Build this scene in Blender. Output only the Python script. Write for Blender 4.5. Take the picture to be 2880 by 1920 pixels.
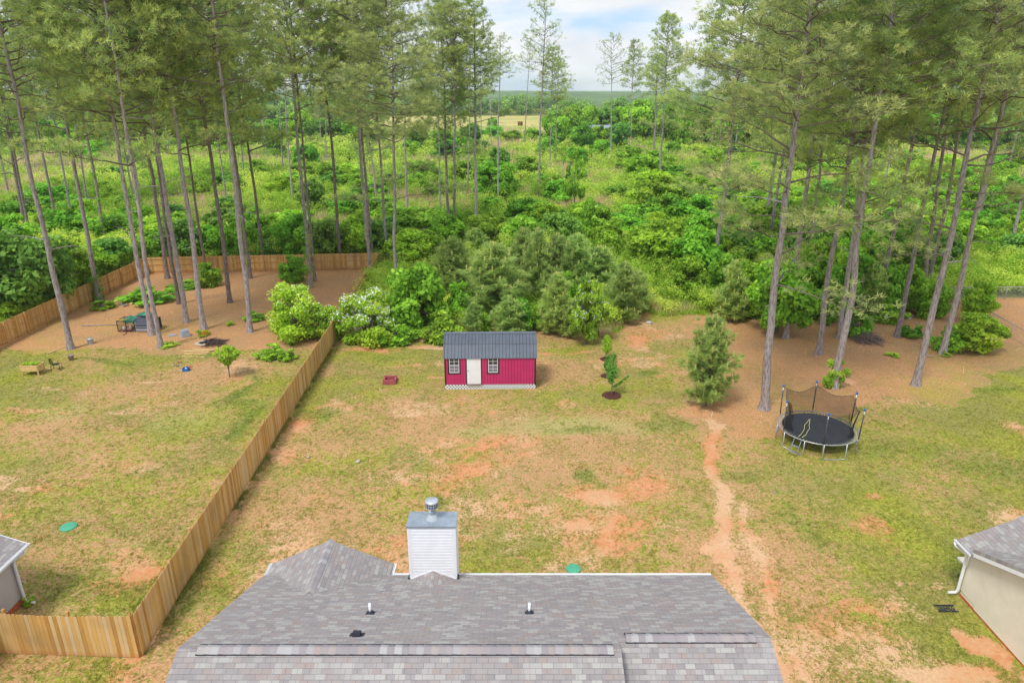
import bpy, math, random
import numpy as np
from mathutils import Vector, Matrix

for o in list(bpy.data.objects): bpy.data.objects.remove(o)
scene = bpy.context.scene
C = scene.collection
R_ = math.radians
rnd = random.Random(7)
# ------------------------------------------------------------------ camera
FN = 1920.0; CX = 1440.0; CY = 960.0        # focal length and centre on a 2880 px wide frame
PITCH = R_(19.88); CH = 18.65
SP, CP = math.sin(PITCH), math.cos(PITCH)
cam = bpy.data.cameras.new('camera'); camo = bpy.data.objects.new('camera', cam); C.objects.link(camo)
camo.location = (0, 0, CH); camo.rotation_euler = (math.pi/2 - PITCH, 0, 0)
cam.sensor_width = 36; cam.lens = 24.0; cam.clip_start = 0.5; cam.clip_end = 20000
scene.camera = camo
scene.render.resolution_x = 1024; scene.render.resolution_y = 682
scene.view_settings.view_transform = 'Standard'; scene.view_settings.look = 'None'
scene.view_settings.exposure = 0.86; scene.view_settings.gamma = 1
scene.render.engine = 'CYCLES'
try:
    scene.cycles.max_bounces = 6; scene.cycles.transparent_max_bounces = 12
    scene.cycles.diffuse_bounces = 3; scene.cycles.volume_bounces = 1
except Exception: pass
# ------------------------------------------------------------------ light
SUN_EL, SUN_AZ = 58.0, 215.0                 # azimuth clockwise from +Y
world = bpy.data.worlds.new("World"); scene.world = world; world.use_nodes = True
wn = world.node_tree.nodes; wl = world.node_tree.links; wn.clear()
wo = wn.new('ShaderNodeOutputWorld'); bg = wn.new('ShaderNodeBackground'); wl.new(bg.outputs[0], wo.inputs[0])
sky = wn.new('ShaderNodeTexSky'); sky.sky_type = 'NISHITA'; sky.sun_disc = False
sky.sun_elevation = R_(SUN_EL); sky.sun_rotation = R_(SUN_AZ); sky.air_density = 1.0; sky.dust_density = 1.2; sky.ozone_density = 1.3
tc = wn.new('ShaderNodeTexCoord'); mp = wn.new('ShaderNodeMapping'); mp.inputs['Scale'].default_value = (1.3, 1.3, 4.5)
mp.inputs['Location'].default_value = (0.35, 0.1, 0.25)
nz = wn.new('ShaderNodeTexNoise'); nz.inputs['Scale'].default_value = 2.6; nz.inputs['Detail'].default_value = 7; nz.inputs['Roughness'].default_value = 0.52
rp = wn.new('ShaderNodeValToRGB'); rp.color_ramp.elements[0].position = 0.41; rp.color_ramp.elements[1].position = 0.52
n2 = wn.new('ShaderNodeTexNoise'); n2.inputs['Scale'].default_value = 5.0; n2.inputs['Detail'].default_value = 4
r2 = wn.new('ShaderNodeValToRGB'); r2.color_ramp.elements[0].position = 0.35; r2.color_ramp.elements[0].color = (3.45, 3.6, 3.9, 1)
r2.color_ramp.elements[1].position = 0.62; r2.color_ramp.elements[1].color = (4.2, 4.25, 4.35, 1)
mx = wn.new('ShaderNodeMix'); mx.data_type = 'RGBA'
wl.new(tc.outputs['Generated'], mp.inputs[0]); wl.new(mp.outputs[0], nz.inputs['Vector']); wl.new(mp.outputs[0], n2.inputs['Vector'])
wl.new(nz.outputs['Fac'], rp.inputs[0]); wl.new(n2.outputs['Fac'], r2.inputs[0])
wl.new(rp.outputs[0], mx.inputs[0]); 
sb = wn.new('ShaderNodeMix'); sb.data_type = 'RGBA'; sb.inputs[0].default_value = 0.75; sb.inputs[7].default_value = (1.75, 2.65, 4.1, 1)
wl.new(sky.outputs[0], sb.inputs[6]); wl.new(sb.outputs[2], mx.inputs[6]); wl.new(r2.outputs[0], mx.inputs[7])
wl.new(mx.outputs[2], bg.inputs[0]); bg.inputs[1].default_value = 0.135
sun = bpy.data.lights.new('sun', 'SUN'); sun.energy = 1.45; sun.angle = R_(14); sun.color = (1.0, 0.955, 0.88)
suno = bpy.data.objects.new('sun', sun); C.objects.link(suno)
el, az = R_(SUN_EL), R_(SUN_AZ)
sd = Vector((math.sin(az)*math.cos(el), math.cos(az)*math.cos(el), math.sin(el)))
suno.rotation_euler = sd.to_track_quat('Z', 'Y').to_euler(); suno.location = (0, -30, 60)

# ------------------------------------------------------------------ picture -> world helpers (used once, to survey the place)
def P(x, y, h=0.0):
    k = (y-CY)/FN; z = (CH-h)/(SP+k*CP)
    return Vector(((x-CX)/FN*z, z*(CP-k*SP), h))
def hgt(Y, y):                      # height seen at picture row y, at forward distance Y
    k = (y-CY)/FN; d = (k*Y*CP+Y*SP)/(CP-k*SP); return CH-d
def depth(Y, h): return Y*CP+(CH-h)*SP
def xat(x, Y, h): return (x-CX)/FN*depth(Y, h)
# ------------------------------------------------------------------ tagging
def tag(o, label=None, cat=None, group=None, kind=None):
    if label: o['label'] = label
    if cat: o['category'] = cat
    if group: o['group'] = group
    if kind: o['kind'] = kind
    return o
def link(name, data, parent=None, loc=None, rotz=None):
    o = bpy.data.objects.new(name, data); C.objects.link(o)
    if parent: o.parent = parent
    if loc is not None: o.location = loc
    if rotz is not None: o.rotation_euler = (0, 0, rotz)
    return o
def thing(name, label, cat, loc=(0,0,0), rotz=0, group=None):
    o = link(name, None, None, loc, rotz); o.empty_display_size = 0.3
    return tag(o, label, cat, group)
def copy_tree(o, parent=None):
    c = o.copy(); C.objects.link(c); c.parent = parent
    for ch in list(o.children): copy_tree(ch, c)
    return c
# ------------------------------------------------------------------ numpy noise
def vnoise(x, y, seed=0):
    xi = np.floor(x).astype(np.int64); yi = np.floor(y).astype(np.int64); xf = x-xi; yf = y-yi
    def h(a, b):
        n = (a*374761393 + b*668265263 + seed*974711) & 0x7fffffff
        n = ((n ^ (n >> 13))*1274126177) & 0x7fffffff
        return ((n ^ (n >> 16)) & 0xffff)/65535.0
    u = xf*xf*(3-2*xf); v = yf*yf*(3-2*yf)
    return (h(xi, yi)*(1-u)+h(xi+1, yi)*u)*(1-v)+(h(xi, yi+1)*(1-u)+h(xi+1, yi+1)*u)*v
def fbm(x, y, o=4, seed=0):
    s = 0; a = 0.5; t = 0
    for i in range(o): s = s+a*vnoise(x*2**i, y*2**i, seed+i); t += a; a *= 0.5
    return s/t
def sstep(a, b, x):
    t = np.clip((x-a)/(b-a), 0, 1); return t*t*(3-2*t)
# ------------------------------------------------------------------ materials
def srgb(r, g, b):
    f = lambda c: ((c/255+0.055)/1.055)**2.4 if c > 10 else c/255/12.92
    return (f(r), f(g), f(b), 1)
class NT:
    def __init__(s, name):
        s.m = bpy.data.materials.new(name); s.m.use_nodes = True; s.t = s.m.node_tree; s.t.nodes.clear()
        s.out = s.n('ShaderNodeOutputMaterial')
    def n(s, ty, **kw):
        nd = s.t.nodes.new(ty)
        for k, v in kw.items(): setattr(nd, k, v)
        return nd
    def l(s, a, b): s.t.links.new(a, b)
    def bsdf(s, rough=0.7, spec=0.3, metal=0.0):
        b = s.n('ShaderNodeBsdfPrincipled'); b.inputs['Roughness'].default_value = rough
        b.inputs['Specular IOR Level'].default_value = spec; b.inputs['Metallic'].default_value = metal
        s.l(b.outputs[0], s.out.inputs[0]); return b
    def mix(s, fac, a, b, mode='MIX'):
        m = s.n('ShaderNodeMix', data_type='RGBA', blend_type=mode)
        for i, v in ((0, fac), (6, a), (7, b)):
            if hasattr(v, 'links'): s.l(v, m.inputs[i])
            else: m.inputs[i].default_value = v
        return m.outputs[2]
    def math(s, op, a, b=0.0, c=None, clamp=False):
        m = s.n('ShaderNodeMath', operation=op, use_clamp=clamp)
        for i, v in ((0, a), (1, b), (2, c)):
            if v is None: continue
            if hasattr(v, 'links'): s.l(v, m.inputs[i])
            else: m.inputs[i].default_value = v
        return m.outputs[0]
    def noise(s, vec, scale, detail=3, rough=0.55):
        n = s.n('ShaderNodeTexNoise'); n.inputs['Scale'].default_value = scale; n.inputs['Detail'].default_value = detail
        n.inputs['Roughness'].default_value = rough
        if vec is not None: s.l(vec, n.inputs['Vector'])
        return n.outputs['Fac']
    def ramp(s, fac, stops):
        r = s.n('ShaderNodeValToRGB'); e = r.color_ramp.elements
        while len(e) < len(stops): e.new(0.5)
        for i, (p, c) in enumerate(stops): e[i].position = p; e[i].color = c
        s.l(fac, r.inputs[0]); return r.outputs[0]
    def obj(s): return s.n('ShaderNodeTexCoord').outputs['Object']
    def pos(s): return s.n('ShaderNodeNewGeometry').outputs['Position']
    def bump(s, h, b, strength=0.3, dist=0.02):
        n = s.n('ShaderNodeBump'); n.inputs['Strength'].default_value = strength; n.inputs['Distance'].default_value = dist
        s.l(h, n.inputs['Height']); s.l(n.outputs[0], b.inputs['Normal'])
def plain(name, col, rough=0.6, spec=0.3, metal=0.0, var=0.12, scale=6.0, bump=0.0):
    t = NT(name); b = t.bsdf(rough, spec, metal); v = t.noise(t.obj(), scale, 5, 0.65)
    dark = tuple(c*(1-var*1.6) for c in col[:3])+(1,); lite = tuple(min(1, c*(1+var)) for c in col[:3])+(1,)
    t.l(t.ramp(v, [(0.3, dark), (0.7, lite)]), b.inputs['Base Color'])
    if bump: t.bump(t.noise(t.obj(), scale*6, 4), b, bump, 0.01)
    return t.m
LEAFGAIN = 2.05
def leafmat(name, c0, c1, c2, trans=0.42, hue=0.02, val=0.25, rough=0.6):
    """c0..c2 by the per-leaf tint attribute, each plant shifted a little by its own random"""
    c0, c1, c2 = [tuple(min(.9, v*LEAFGAIN) for v in c[:3])+(1,) for c in (c0, c1, c2)]
    t = NT(name); a = t.n('ShaderNodeAttribute', attribute_name='tint')
    col = t.ramp(a.outputs['Fac'], [(0.0, c0), (0.5, c1), (1.0, c2)])
    oi = t.n('ShaderNodeObjectInfo'); hs = t.n('ShaderNodeHueSaturation')
    t.l(t.math('MULTIPLY_ADD', oi.outputs['Random'], hue*2, 0.5-hue), hs.inputs['Hue'])
    r2 = t.math('FRACT', t.math('MULTIPLY', oi.outputs['Random'], 7.31))
    t.l(t.math('MULTIPLY_ADD', r2, val, 1-val/2), hs.inputs['Value'])
    t.l(col, hs.inputs['Color'])
    d = t.n('ShaderNodeBsdfPrincipled'); d.inputs['Roughness'].default_value = rough; d.inputs['Specular IOR Level'].default_value = 0.18
    tr = t.n('ShaderNodeBsdfTranslucent'); ms = t.n('ShaderNodeMixShader'); ms.inputs[0].default_value = trans
    t.l(hs.outputs[0], d.inputs['Base Color']); t.l(hs.outputs[0], tr.inputs[0])
    t.l(d.outputs[0], ms.inputs[1]); t.l(tr.outputs[0], ms.inputs[2]); t.l(ms.outputs[0], t.out.inputs[0])
    return t.m
def bark(name, a, b_, scale=1.0):
    t = NT(name); b = t.bsdf(0.9, 0.15); mpn = t.n('ShaderNodeMapping'); mpn.inputs['Scale'].default_value = (7*scale, 7*scale, 1.6*scale)
    t.l(t.obj(), mpn.inputs[0])
    v = t.n('ShaderNodeTexVoronoi'); v.inputs['Scale'].default_value = 1.6; t.l(mpn.outputs[0], v.inputs['Vector'])
    n = t.noise(mpn.outputs[0], 1.2, 5, 0.7)
    f = t.math('MULTIPLY_ADD', v.outputs['Distance'], 0.7, t.math('MULTIPLY', n, 0.6))
    oi = t.n('ShaderNodeObjectInfo')
    big = t.noise(t.obj(), 0.35, 3)
    col = t.ramp(f, [(0.25, tuple(c*0.5 for c in a[:3])+(1,)), (0.5, a), (0.8, b_)])
    col = t.mix(t.math('MULTIPLY', big, 0.55), col, tuple(c*0.72 for c in a[:3])+(1,))
    hs = t.n('ShaderNodeHueSaturation'); t.l(t.math('MULTIPLY_ADD', oi.outputs['Random'], 0.4, 0.8), hs.inputs['Value']); t.l(col, hs.inputs['Color'])
    t.l(hs.outputs[0], b.inputs['Base Color']); t.bump(f, b, 0.6, 0.03); return t.m
M = {}
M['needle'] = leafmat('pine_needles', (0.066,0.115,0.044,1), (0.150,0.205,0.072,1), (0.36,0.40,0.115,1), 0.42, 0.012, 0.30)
M['needle_olive'] = leafmat('pine_needles_olive', (0.080,0.118,0.052,1), (0.165,0.210,0.088,1), (0.36,0.39,0.14,1), 0.42, 0.01, 0.2)
M['needle_young'] = leafmat('young_pine_needles', (0.11,0.175,0.052,1), (0.26,0.35,0.10,1), (0.42,0.41,0.16,1), 0.45, 0.012, 0.25)
M['leaf'] = leafmat('broad_leaves', (0.055,0.125,0.014,1), (0.135,0.270,0.024,1), (0.26,0.43,0.045,1), 0.38, 0.022, 0.30)
M['leaf_yellow'] = leafmat('yellow_green_leaves', (0.09,0.17,0.015,1), (0.20,0.34,0.025,1), (0.36,0.50,0.06,1), 0.38, 0.012, 0.22)
M['leaf_dark'] = leafmat('dark_leaves', (0.042,0.095,0.020,1), (0.09,0.19,0.030,1), (0.18,0.30,0.055,1), 0.33, 0.02, 0.25)
M['leaf_far'] = leafmat('far_leaves', (0.05,0.11,0.03,1), (0.11,0.22,0.045,1), (0.20,0.33,0.07,1), 0.3, 0.01, 0.1)
M['brush'] = leafmat('undergrowth_leaves', (0.065,0.125,0.014,1), (0.19,0.31,0.027,1), (0.38,0.46,0.075,1), 0.38, 0.0, 0.0)
M['drygrass'] = leafmat('dry_grass_blades', (0.22,0.15,0.08,1), (0.42,0.30,0.17,1), (0.55,0.45,0.28,1), 0.3, 0.0, 0.0)
M['grass'] = leafmat('grass_blades', (0.085,0.105,0.018,1), (0.18,0.19,0.035,1), (0.30,0.27,0.07,1), 0.3, 0.0, 0.0)
M['petal'] = leafmat('white_petals', (0.62,0.64,0.55,1), (0.75,0.76,0.70,1), (0.85,0.86,0.82,1), 0.3, 0.0, 0.0)
M['petal_y'] = leafmat('cream_petals', (0.60,0.50,0.10,1), (0.75,0.68,0.30,1), (0.85,0.82,0.55,1), 0.3, 0.0, 0.0)
M['petal_v'] = leafmat('violet_petals', (0.26,0.25,0.34,1), (0.34,0.33,0.44,1), (0.45,0.43,0.55,1), 0.3, 0.0, 0.0)
M['bark'] = bark('pine_bark', (0.30,0.245,0.235,1), (0.52,0.46,0.45,1))
M['bark_dark'] = bark('dark_pine_bark', (0.20,0.15,0.135,1), (0.38,0.31,0.29,1))
M['limb'] = plain('limb_bark', (0.22,0.175,0.15,1), 0.9, 0.1, 0, 0.3, 3)
M['deadwood'] = plain('dead_grey_wood', (0.42,0.37,0.35,1), 0.9, 0.1, 0, 0.25, 4)
# ------------------------------------------------------------------ mesh building
def mesh_np(name, V, F, mats, tint=None, midx=None, smooth=False, nrm=None):
    """V (n,3); F (m,k) with one polygon size"""
    me = bpy.data.meshes.new(name); n, (m, k) = len(V), F.shape
    me.vertices.add(n); me.vertices.foreach_set('co', np.ascontiguousarray(V, dtype=np.float32).ravel())
    me.loops.add(m*k); me.loops.foreach_set('vertex_index', np.ascontiguousarray(F, dtype=np.int32).ravel())
    me.polygons.add(m); me.polygons.foreach_set('loop_start', np.arange(0, m*k, k, dtype=np.int32))
    if smooth: me.polygons.foreach_set('use_smooth', np.ones(m, dtype=bool))
    for x in (mats if isinstance(mats, (list, tuple)) else [mats]): me.materials.append(x)
    if midx is not None: me.polygons.foreach_set('material_index', np.ascontiguousarray(midx, dtype=np.int32))
    if tint is not None:
        a = me.attributes.new('tint', 'FLOAT', 'POINT'); a.data.foreach_set('value', np.ascontiguousarray(tint, dtype=np.float32))
    me.update(calc_edges=True); me.validate(); return me
class MB:
    def __init__(s): s.v = []; s.f = []; s.sm = []; s.mi = []; s.cur = 0
    def add(s, vs, fs, smooth=False):
        o = len(s.v); s.v += [tuple(v) for v in vs]; s.f += [tuple(i+o for i in f) for f in fs]
        s.sm += [smooth]*len(fs); s.mi += [s.cur]*len(fs)
    def box(s, cx, cy, cz, sx, sy, sz, rot=None, piv=None):
        x, y, z = sx/2, sy/2, sz/2
        vs = [Vector((a*x, b*y, c*z)) for a in (-1, 1) for b in (-1, 1) for c in (-1, 1)]
        if rot is not None:
            m = rot if isinstance(rot, Matrix) else Matrix.Rotation(rot, 3, 'Z'); vs = [m @ v for v in vs]
        vs = [v+Vector((cx, cy, cz)) for v in vs]
        s.add(vs, [(0,1,3,2), (4,6,7,5), (0,4,5,1), (2,3,7,6), (0,2,6,4), (1,5,7,3)])
    def b6(s, x0, x1, y0, y1, z0, z1): s.box((x0+x1)/2, (y0+y1)/2, (z0+z1)/2, x1-x0, y1-y0, z1-z0)
    def bar(s, a, b, w, t, up=Vector((0,0,1))):
        a = Vector(a); b = Vector(b); d = (b-a); L = d.length; d.normalize()
        sd_ = d.cross(up)
        if sd_.length < 1e-4: sd_ = d.cross(Vector((0,1,0)))
        sd_.normalize(); u = sd_.cross(d)
        m = Matrix((sd_, d, u)).transposed(); c = (a+b)/2
        s.box(c.x, c.y, c.z, w, L, t, m)
    def tube(s, pts, rad, n=8, cap=True, smooth=True):
        pts = [Vector(p) for p in pts]; rad = rad if isinstance(rad, (list, tuple)) else [rad]*len(pts)
        vs = []; prev = None
        for i, p in enumerate(pts):
            d = (pts[min(i+1, len(pts)-1)]-pts[max(i-1, 0)]).normalized()
            if prev is None:
                prev = d.orthogonal().normalized()
            prev = (prev-d*prev.dot(d)).normalized(); q = d.cross(prev)
            for k in range(n):
                a = 2*math.pi*k/n; vs.append(p+(prev*math.cos(a)+q*math.sin(a))*rad[i])
        fs = [(i*n+k, i*n+(k+1) % n, (i+1)*n+(k+1) % n, (i+1)*n+k) for i in range(len(pts)-1) for k in range(n)]
        s.add(vs, fs, smooth)
        if cap:
            s.add(vs[:n][::-1], [tuple(range(n))]); s.add(vs[-n:], [tuple(range(n))])
    def lathe(s, prof, n=24, c=(0,0,0), smooth=True):
        c = Vector(c); vs = []
        for r, z in prof:
            for k in range(n):
                a = 2*math.pi*k/n; vs.append(c+Vector((r*math.cos(a), r*math.sin(a), z)))
        fs = [(i*n+k, i*n+(k+1) % n, (i+1)*n+(k+1) % n, (i+1)*n+k) for i in range(len(prof)-1) for k in range(n)]
        s.add(vs, fs, smooth)
    def prism(s, poly, d0, d1, axis='y'):
        n = len(poly)
        def v(p, d): return (p[0], d, p[1]) if axis == 'y' else ((d, p[0], p[1]) if axis == 'x' else (p[0], p[1], d))
        vs = [v(p, d0) for p in poly]+[v(p, d1) for p in poly]
        s.add(vs, [tuple(range(n))[::-1], tuple(range(n, 2*n))]+[(i, (i+1) % n, n+(i+1) % n, n+i) for i in range(n)])
    def build(s, name, mat, parent=None, loc=None, rotz=None, fix=True, bevel=0):
        me = bpy.data.meshes.new(name); me.from_pydata(s.v, [], s.f)
        for x in (mat if isinstance(mat, (list, tuple)) else [mat]): me.materials.append(x)
        me.polygons.foreach_set('use_smooth', s.sm); me.polygons.foreach_set('material_index', s.mi); me.update()
        if fix:
            import bmesh
            bm = bmesh.new(); bm.from_mesh(me); bmesh.ops.remove_doubles(bm, verts=bm.verts, dist=1e-5); bmesh.ops.recalc_face_normals(bm, faces=bm.faces); bm.to_mesh(me); bm.free()
        o = link(name, me, parent, loc, rotz)
        if bevel:
            b = o.modifiers.new('bevel', 'BEVEL'); b.width = bevel; b.segments = 2; b.limit_method = 'ANGLE'
        return o
# ---- foliage primitives (numpy)
def unit(a): return a/np.maximum(np.linalg.norm(a, axis=-1, keepdims=True), 1e-9)
def needles(rs, cen, axis, nn, ln, w, spread=1.0, tint=None, jit=0.25):
    """cen (t,3) tuft centres, axis (t,3) directions -> thin triangles radiating round the axis"""
    t = len(cen); c = np.repeat(cen, nn, 0); a = np.repeat(unit(axis), nn, 0)
    d = unit(a*(0.9)+rs.normal(size=(t*nn, 3))*0.55*spread)
    l = ln*rs.uniform(0.65, 1.15, (t*nn, 1)); side = unit(np.cross(d, rs.normal(size=d.shape)))*w*0.5
    c = c+rs.normal(size=c.shape)*ln*jit
    V = np.stack([c-side, c+side, c+d*l], 1).reshape(-1, 3); F = np.arange(len(V)).reshape(-1, 3)
    tt = np.repeat(tint if tint is not None else np.full(t, 0.5), nn)
    tt = np.clip(np.repeat(tt+rs.normal(size=len(tt))*0.10, 3), 0, 1)
    return V, F, tt
def leaves(rs, cen, rad, n, size, up=0.35, flat=0.8, tint=0.5, tvar=0.13, shell=0.55, aspect=0.6, squash=None):
    """cen (b,3), rad (b,), n leaves per blob: diamond leaves through the outer part of each blob"""
    b = len(cen); c = np.repeat(cen, n, 0); r = np.repeat(rad, n)[:, None]
    u = unit(rs.normal(size=(b*n, 3))+np.array([0, 0, up]))
    k = (shell+(1.08-shell)*rs.uniform(0, 1, (b*n, 1))**0.7)
    sq = np.array([1, 1, flat]) if squash is None else np.repeat(squash, n, 0)
    p = c+u*r*k*sq
    nr = unit(u*0.8+rs.normal(size=u.shape)*0.75+np.array([0, 0, 0.45]))
    a = unit(np.cross(nr, rs.normal(size=u.shape))); q = np.cross(nr, a)
    s = size*rs.uniform(0.6, 1.3, (b*n, 1))
    V = np.stack([p-a*s*0.5, p-q*s*0.5*aspect, p+a*s*0.5, p+q*s*0.5*aspect], 1).reshape(-1, 3)
    F = np.arange(len(V)).reshape(-1, 4)
    tb = np.repeat(tint if hasattr(tint, '__len__') else np.full(b, tint), n)
    tb = tb+0.16*(u[:, 2])*1.0+rs.normal(size=len(tb))*tvar
    return V, F, np.clip(np.repeat(tb, 4), 0, 1)
def tubes_np(paths, sides=4):
    """paths: list of (pts (k,3), radii (k,)) -> quads"""
    Vs = []; Fs = []; o = 0
    for pts, rad in paths:
        pts = np.asarray(pts, float); k = len(pts); d = np.gradient(pts, axis=0); d = unit(d)
        ref = np.array([0.31, 0.17, 0.93]) if abs(d[0, 2]) < 0.9 else np.array([1.0, 0.1, 0.05])
        s = unit(np.cross(d, ref)); q = np.cross(d, s)
        an = np.arange(sides)*2*math.pi/sides
        ring = (s[:, None]*np.cos(an)[None, :, None]+q[:, None]*np.sin(an)[None, :, None])*np.asarray(rad)[:, None, None]+pts[:, None]
        Vs.append(ring.reshape(-1, 3)); i = np.arange(k-1)[:, None]*sides; j = np.arange(sides)[None]
        F = np.stack([i+j, i+(j+1) % sides, i+sides+(j+1) % sides, i+sides+j], -1).reshape(-1, 4)+o
        Fs.append(F); o += k*sides
    return np.concatenate(Vs), np.concatenate(Fs)
# ------------------------------------------------------------------ ground
FX0, FY0, FX1, FY1 = -13.1, 18.9, -15.07, 75.9           # dividing fence line
def fence_x(Y): return FX0+(FX1-FX0)*(Y-FY0)/(FY1-FY0)
def poly(pts): return np.array([tuple(P(x, y))[:2] for x, y in pts])
def inside(px, py, pg):
    r = np.zeros(px.shape, bool); n = len(pg); j = n-1
    for i in range(n):
        xi, yi = pg[i]; xj, yj = pg[j]
        c = ((yi > py) != (yj > py)) & (px < (xj-xi)*(py-yi)/(yj-yi+1e-12)+xi); r ^= c; j = i
    return r
def segdist(px, py, pts):
    d = np.full(px.shape, 1e9)
    for (x0, y0), (x1, y1) in zip(pts[:-1], pts[1:]):
        t = np.clip(((px-x0)*(x1-x0)+(py-y0)*(y1-y0))/((x1-x0)**2+(y1-y0)**2), 0, 1)
        d = np.minimum(d, np.hypot(px-x0-t*(x1-x0), py-y0-t*(y1-y0)))
    return d
FIELD = (-112.0, 26.0, 385.0, 672.0)
def zones(x, y):
    """coverage maps of what lies on the ground: straw, green grass, bare clay, lush grass, pale dry-green, wild growth"""
    n1 = fbm(x*0.22, y*0.22, 4, 3); n2_ = fbm(x*0.6+9, y*0.6, 3, 11); n3 = fbm(x*0.09, y*0.09, 3, 21)
    wx = x+(n2_-0.5)*5; wy = y+(n1-0.5)*6
    fx = fence_x(y)
    left = x < fx
    straw = np.where(left & (x > -41.5), sstep(48.3, 51.0, wy)*(1-sstep(79, 82, y)), 0)
    pr = inside(wx, wy, poly([(1990,860),(1935,1165),(2060,1235),(2160,1225),(2420,1150),(2700,1085),(2890,1010),(3000,960),(3000,800),(2640,800),(2560,850),(2300,840),(2080,850)]))
    straw = np.maximum(straw, pr*0.95)
    pb = inside(wx, wy, poly([(1260,800),(1300,940),(1330,935),(1420,930),(1560,900),(1640,935),(1690,905),(1800,900),(1800,800),(1600,740),(1400,760)]))
    straw = np.maximum(straw, pb*0.8)
    straw = np.maximum(straw, inside(wx, wy, poly([(2700,830),(2900,1000),(3300,1000),(3300,800),(2850,800)]))*1.0)
    G = 0.52+(n1-0.5)*0.50+(n3-0.5)*0.40
    G = np.where(left & (y < 50), G+0.10, G)
    G = G+0.16*sstep(10, 17, wx)*(1-sstep(44, 50, y))
    G = G+0.05*((x > -13) & (x < 11) & (y > 20) & (y < 50))
    cl = (fbm(x*0.30+40, y*0.30, 4, 31)-0.5)*2.2+0.30+0.12*((x > -13) & (x < 10) & (y > 22) & (y < 40))
    # worn path and bare places
    path = poly([(2000,1175),(2005,1330),(2030,1480),(2035,1600),(2075,1700),(2160,1830),(2230,1960)])
    dp = segdist(wx*0.35+x*0.65, wy*0.25+y*0.75, path); cl = np.maximum(cl, 1.22-dp*1.15)
    dp3 = segdist(wx*0.35+x*0.65, y, poly([(2085,1420),(2110,1560),(2170,1700),(2240,1850),(2280,1960)])); cl = np.maximum(cl, 1.02-dp3*0.9)
    dp2 = segdist(wx*0.4+x*0.6, y, poly([(850,1530),(760,1600),(640,1740),(470,1930)])); cl = np.maximum(cl, 0.95-dp2*0.42)
    def spot(px, py, rx, ry, v, arr):
        c = P(px, py); d = np.hypot((wx*0.7+x*0.3-c.x)/rx, (wy*0.5+y*0.5-c.y)/ry); return np.maximum(arr, v*.92*(1-sstep(0.35, 1.25, d)))
    for px, py, rx, ry, v in [(1400,1245,2.6,1.1,1.0),(1380,1165,1.3,.5,.9),(1210,1135,1.6,.5,.9),(1600,1305,1.8,.7,.7),(1660,1385,3.0,1.2,1.05),(1290,1320,2.4,1.0,.9),
        (1120,1330,2.2,1.0,.8),(1050,980,3.6,.7,1.1),(1210,968,3.2,.6,1.1),(1140,1025,1.6,.6,.9),(1220,1060,1.0,.4,.9),(1250,1090,1.0,.4,.7),(1560,995,1.6,.6,1.0),(1540,1030,1.2,.4,.9),
        (1650,990,1.2,.6,.9),(1655,1037,.8,.4,.9),(1795,1010,1.2,.5,1),(1845,1065,.9,.5,.8),(1890,1080,1.0,.4,.8),(1990,1155,1.6,1.0,.9),(620,1030,1.8,1.0,.95),(420,1075,2.2,.5,.9),(330,1090,1.6,.4,.8),
        (120,1095,1.8,.5,.8),(130,1180,1.6,.6,.8),(40,1160,2.4,.8,.9),(300,1135,.8,.6,.7),(60,1370,1.6,.5,.95),(30,1450,1.0,.8,1),(480,1355,1.4,.4,.8),(200,1340,1.2,.3,.7),(545,1190,1.4,.5,.7),
        (500,1490,1.6,.6,.5),(2440,1380,1.2,.5,1),(2430,1465,.9,.6,1),(2460,1180,2.2,.6,.6),(2620,1110,1.5,.4,.8),(2810,1170,1.4,.5,.6),(2480,1840,1.6,.8,1.0),(2650,1860,2.4,1.0,1.1),(2760,1780,1.2,1.6,1.2),
        (2700,1740,.8,.6,1.1),(2560,1700,1.2,.7,.7),(2560,1640,.9,.5,.8),(2080,1190,1.6,.5,.7),(720,1345,.7,.5,1.0),(610,1290,.9,.5,.6),(2870,1900,2.2,2,1.0),(2200,1100,1.5,.5,.6),(1730,1200,.7,.3,.9),(770,1000,1.4,.4,.9),(840,1010,.8,.3,.8)]:
        cl = spot(px, py, rx, ry, v, cl)
    lush = np.zeros(x.shape)
    for px, py, rx, ry, v in [(690,1100,.9,3.0,.9),(700,1160,1.0,2.4,.9),(660,1200,.8,1.4,.9),(1240,1395,.55,.9,1),(1640,1345,.8,.5,.9),(1870,1180,1.2,1.6,.7),(1780,1050,1.3,.5,.8),(1650,1220,2.4,.6,.7),(890,1160,.8,1.2,.6),
        (2100,1335,2,.8,.5),(2250,1460,.8,2,.6),(2700,1580,1.2,2.2,.55),(480,1640,2.2,1.6,.5),(250,1640,1.5,1.2,.4),(300,1020,2.4,.6,.7),(540,1000,1.4,.7,.8),(2510,998,.9,.25,.9),(2800,1090,2.0,.6,.7),(2480,1030,1.6,.9,.4),
        (2550,1270,3,1.2,.4),(2800,1330,3,1.5,.5),(1330,1000,1,.4,.5),(1100,1000,1.6,.5,.6)]:
        lush = spot(px, py, rx, ry, v, lush)
    pale = spot(1620, 1205, 5.2, 1.5, 0.85, np.zeros(x.shape)); pale = spot(1380, 1225, 2.8, .9, .6, pale); pale = spot(140, 1175, 1.6, 2.4, .5, pale); pale = spot(520, 1170, 3, 1.2, .45, pale)
    # wild growth beyond the yards
    edge = np.where(left, 200+0*x, np.interp(x, [-16, -13, -5, 2, 8, 12, 16, 20, 45, 60], [54, 55, 53, 52, 52, 60, 58, 56, 60, 62]))
    wild = sstep(0, 3, wy-edge)
    wild = np.where(left, np.maximum(sstep(76.3, 77.2, y), 1-sstep(-42.0, -41.3, x)*1.0), wild)
    wild = np.where(left & (x > -42) & (y < 76.5), 0, wild)
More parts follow.
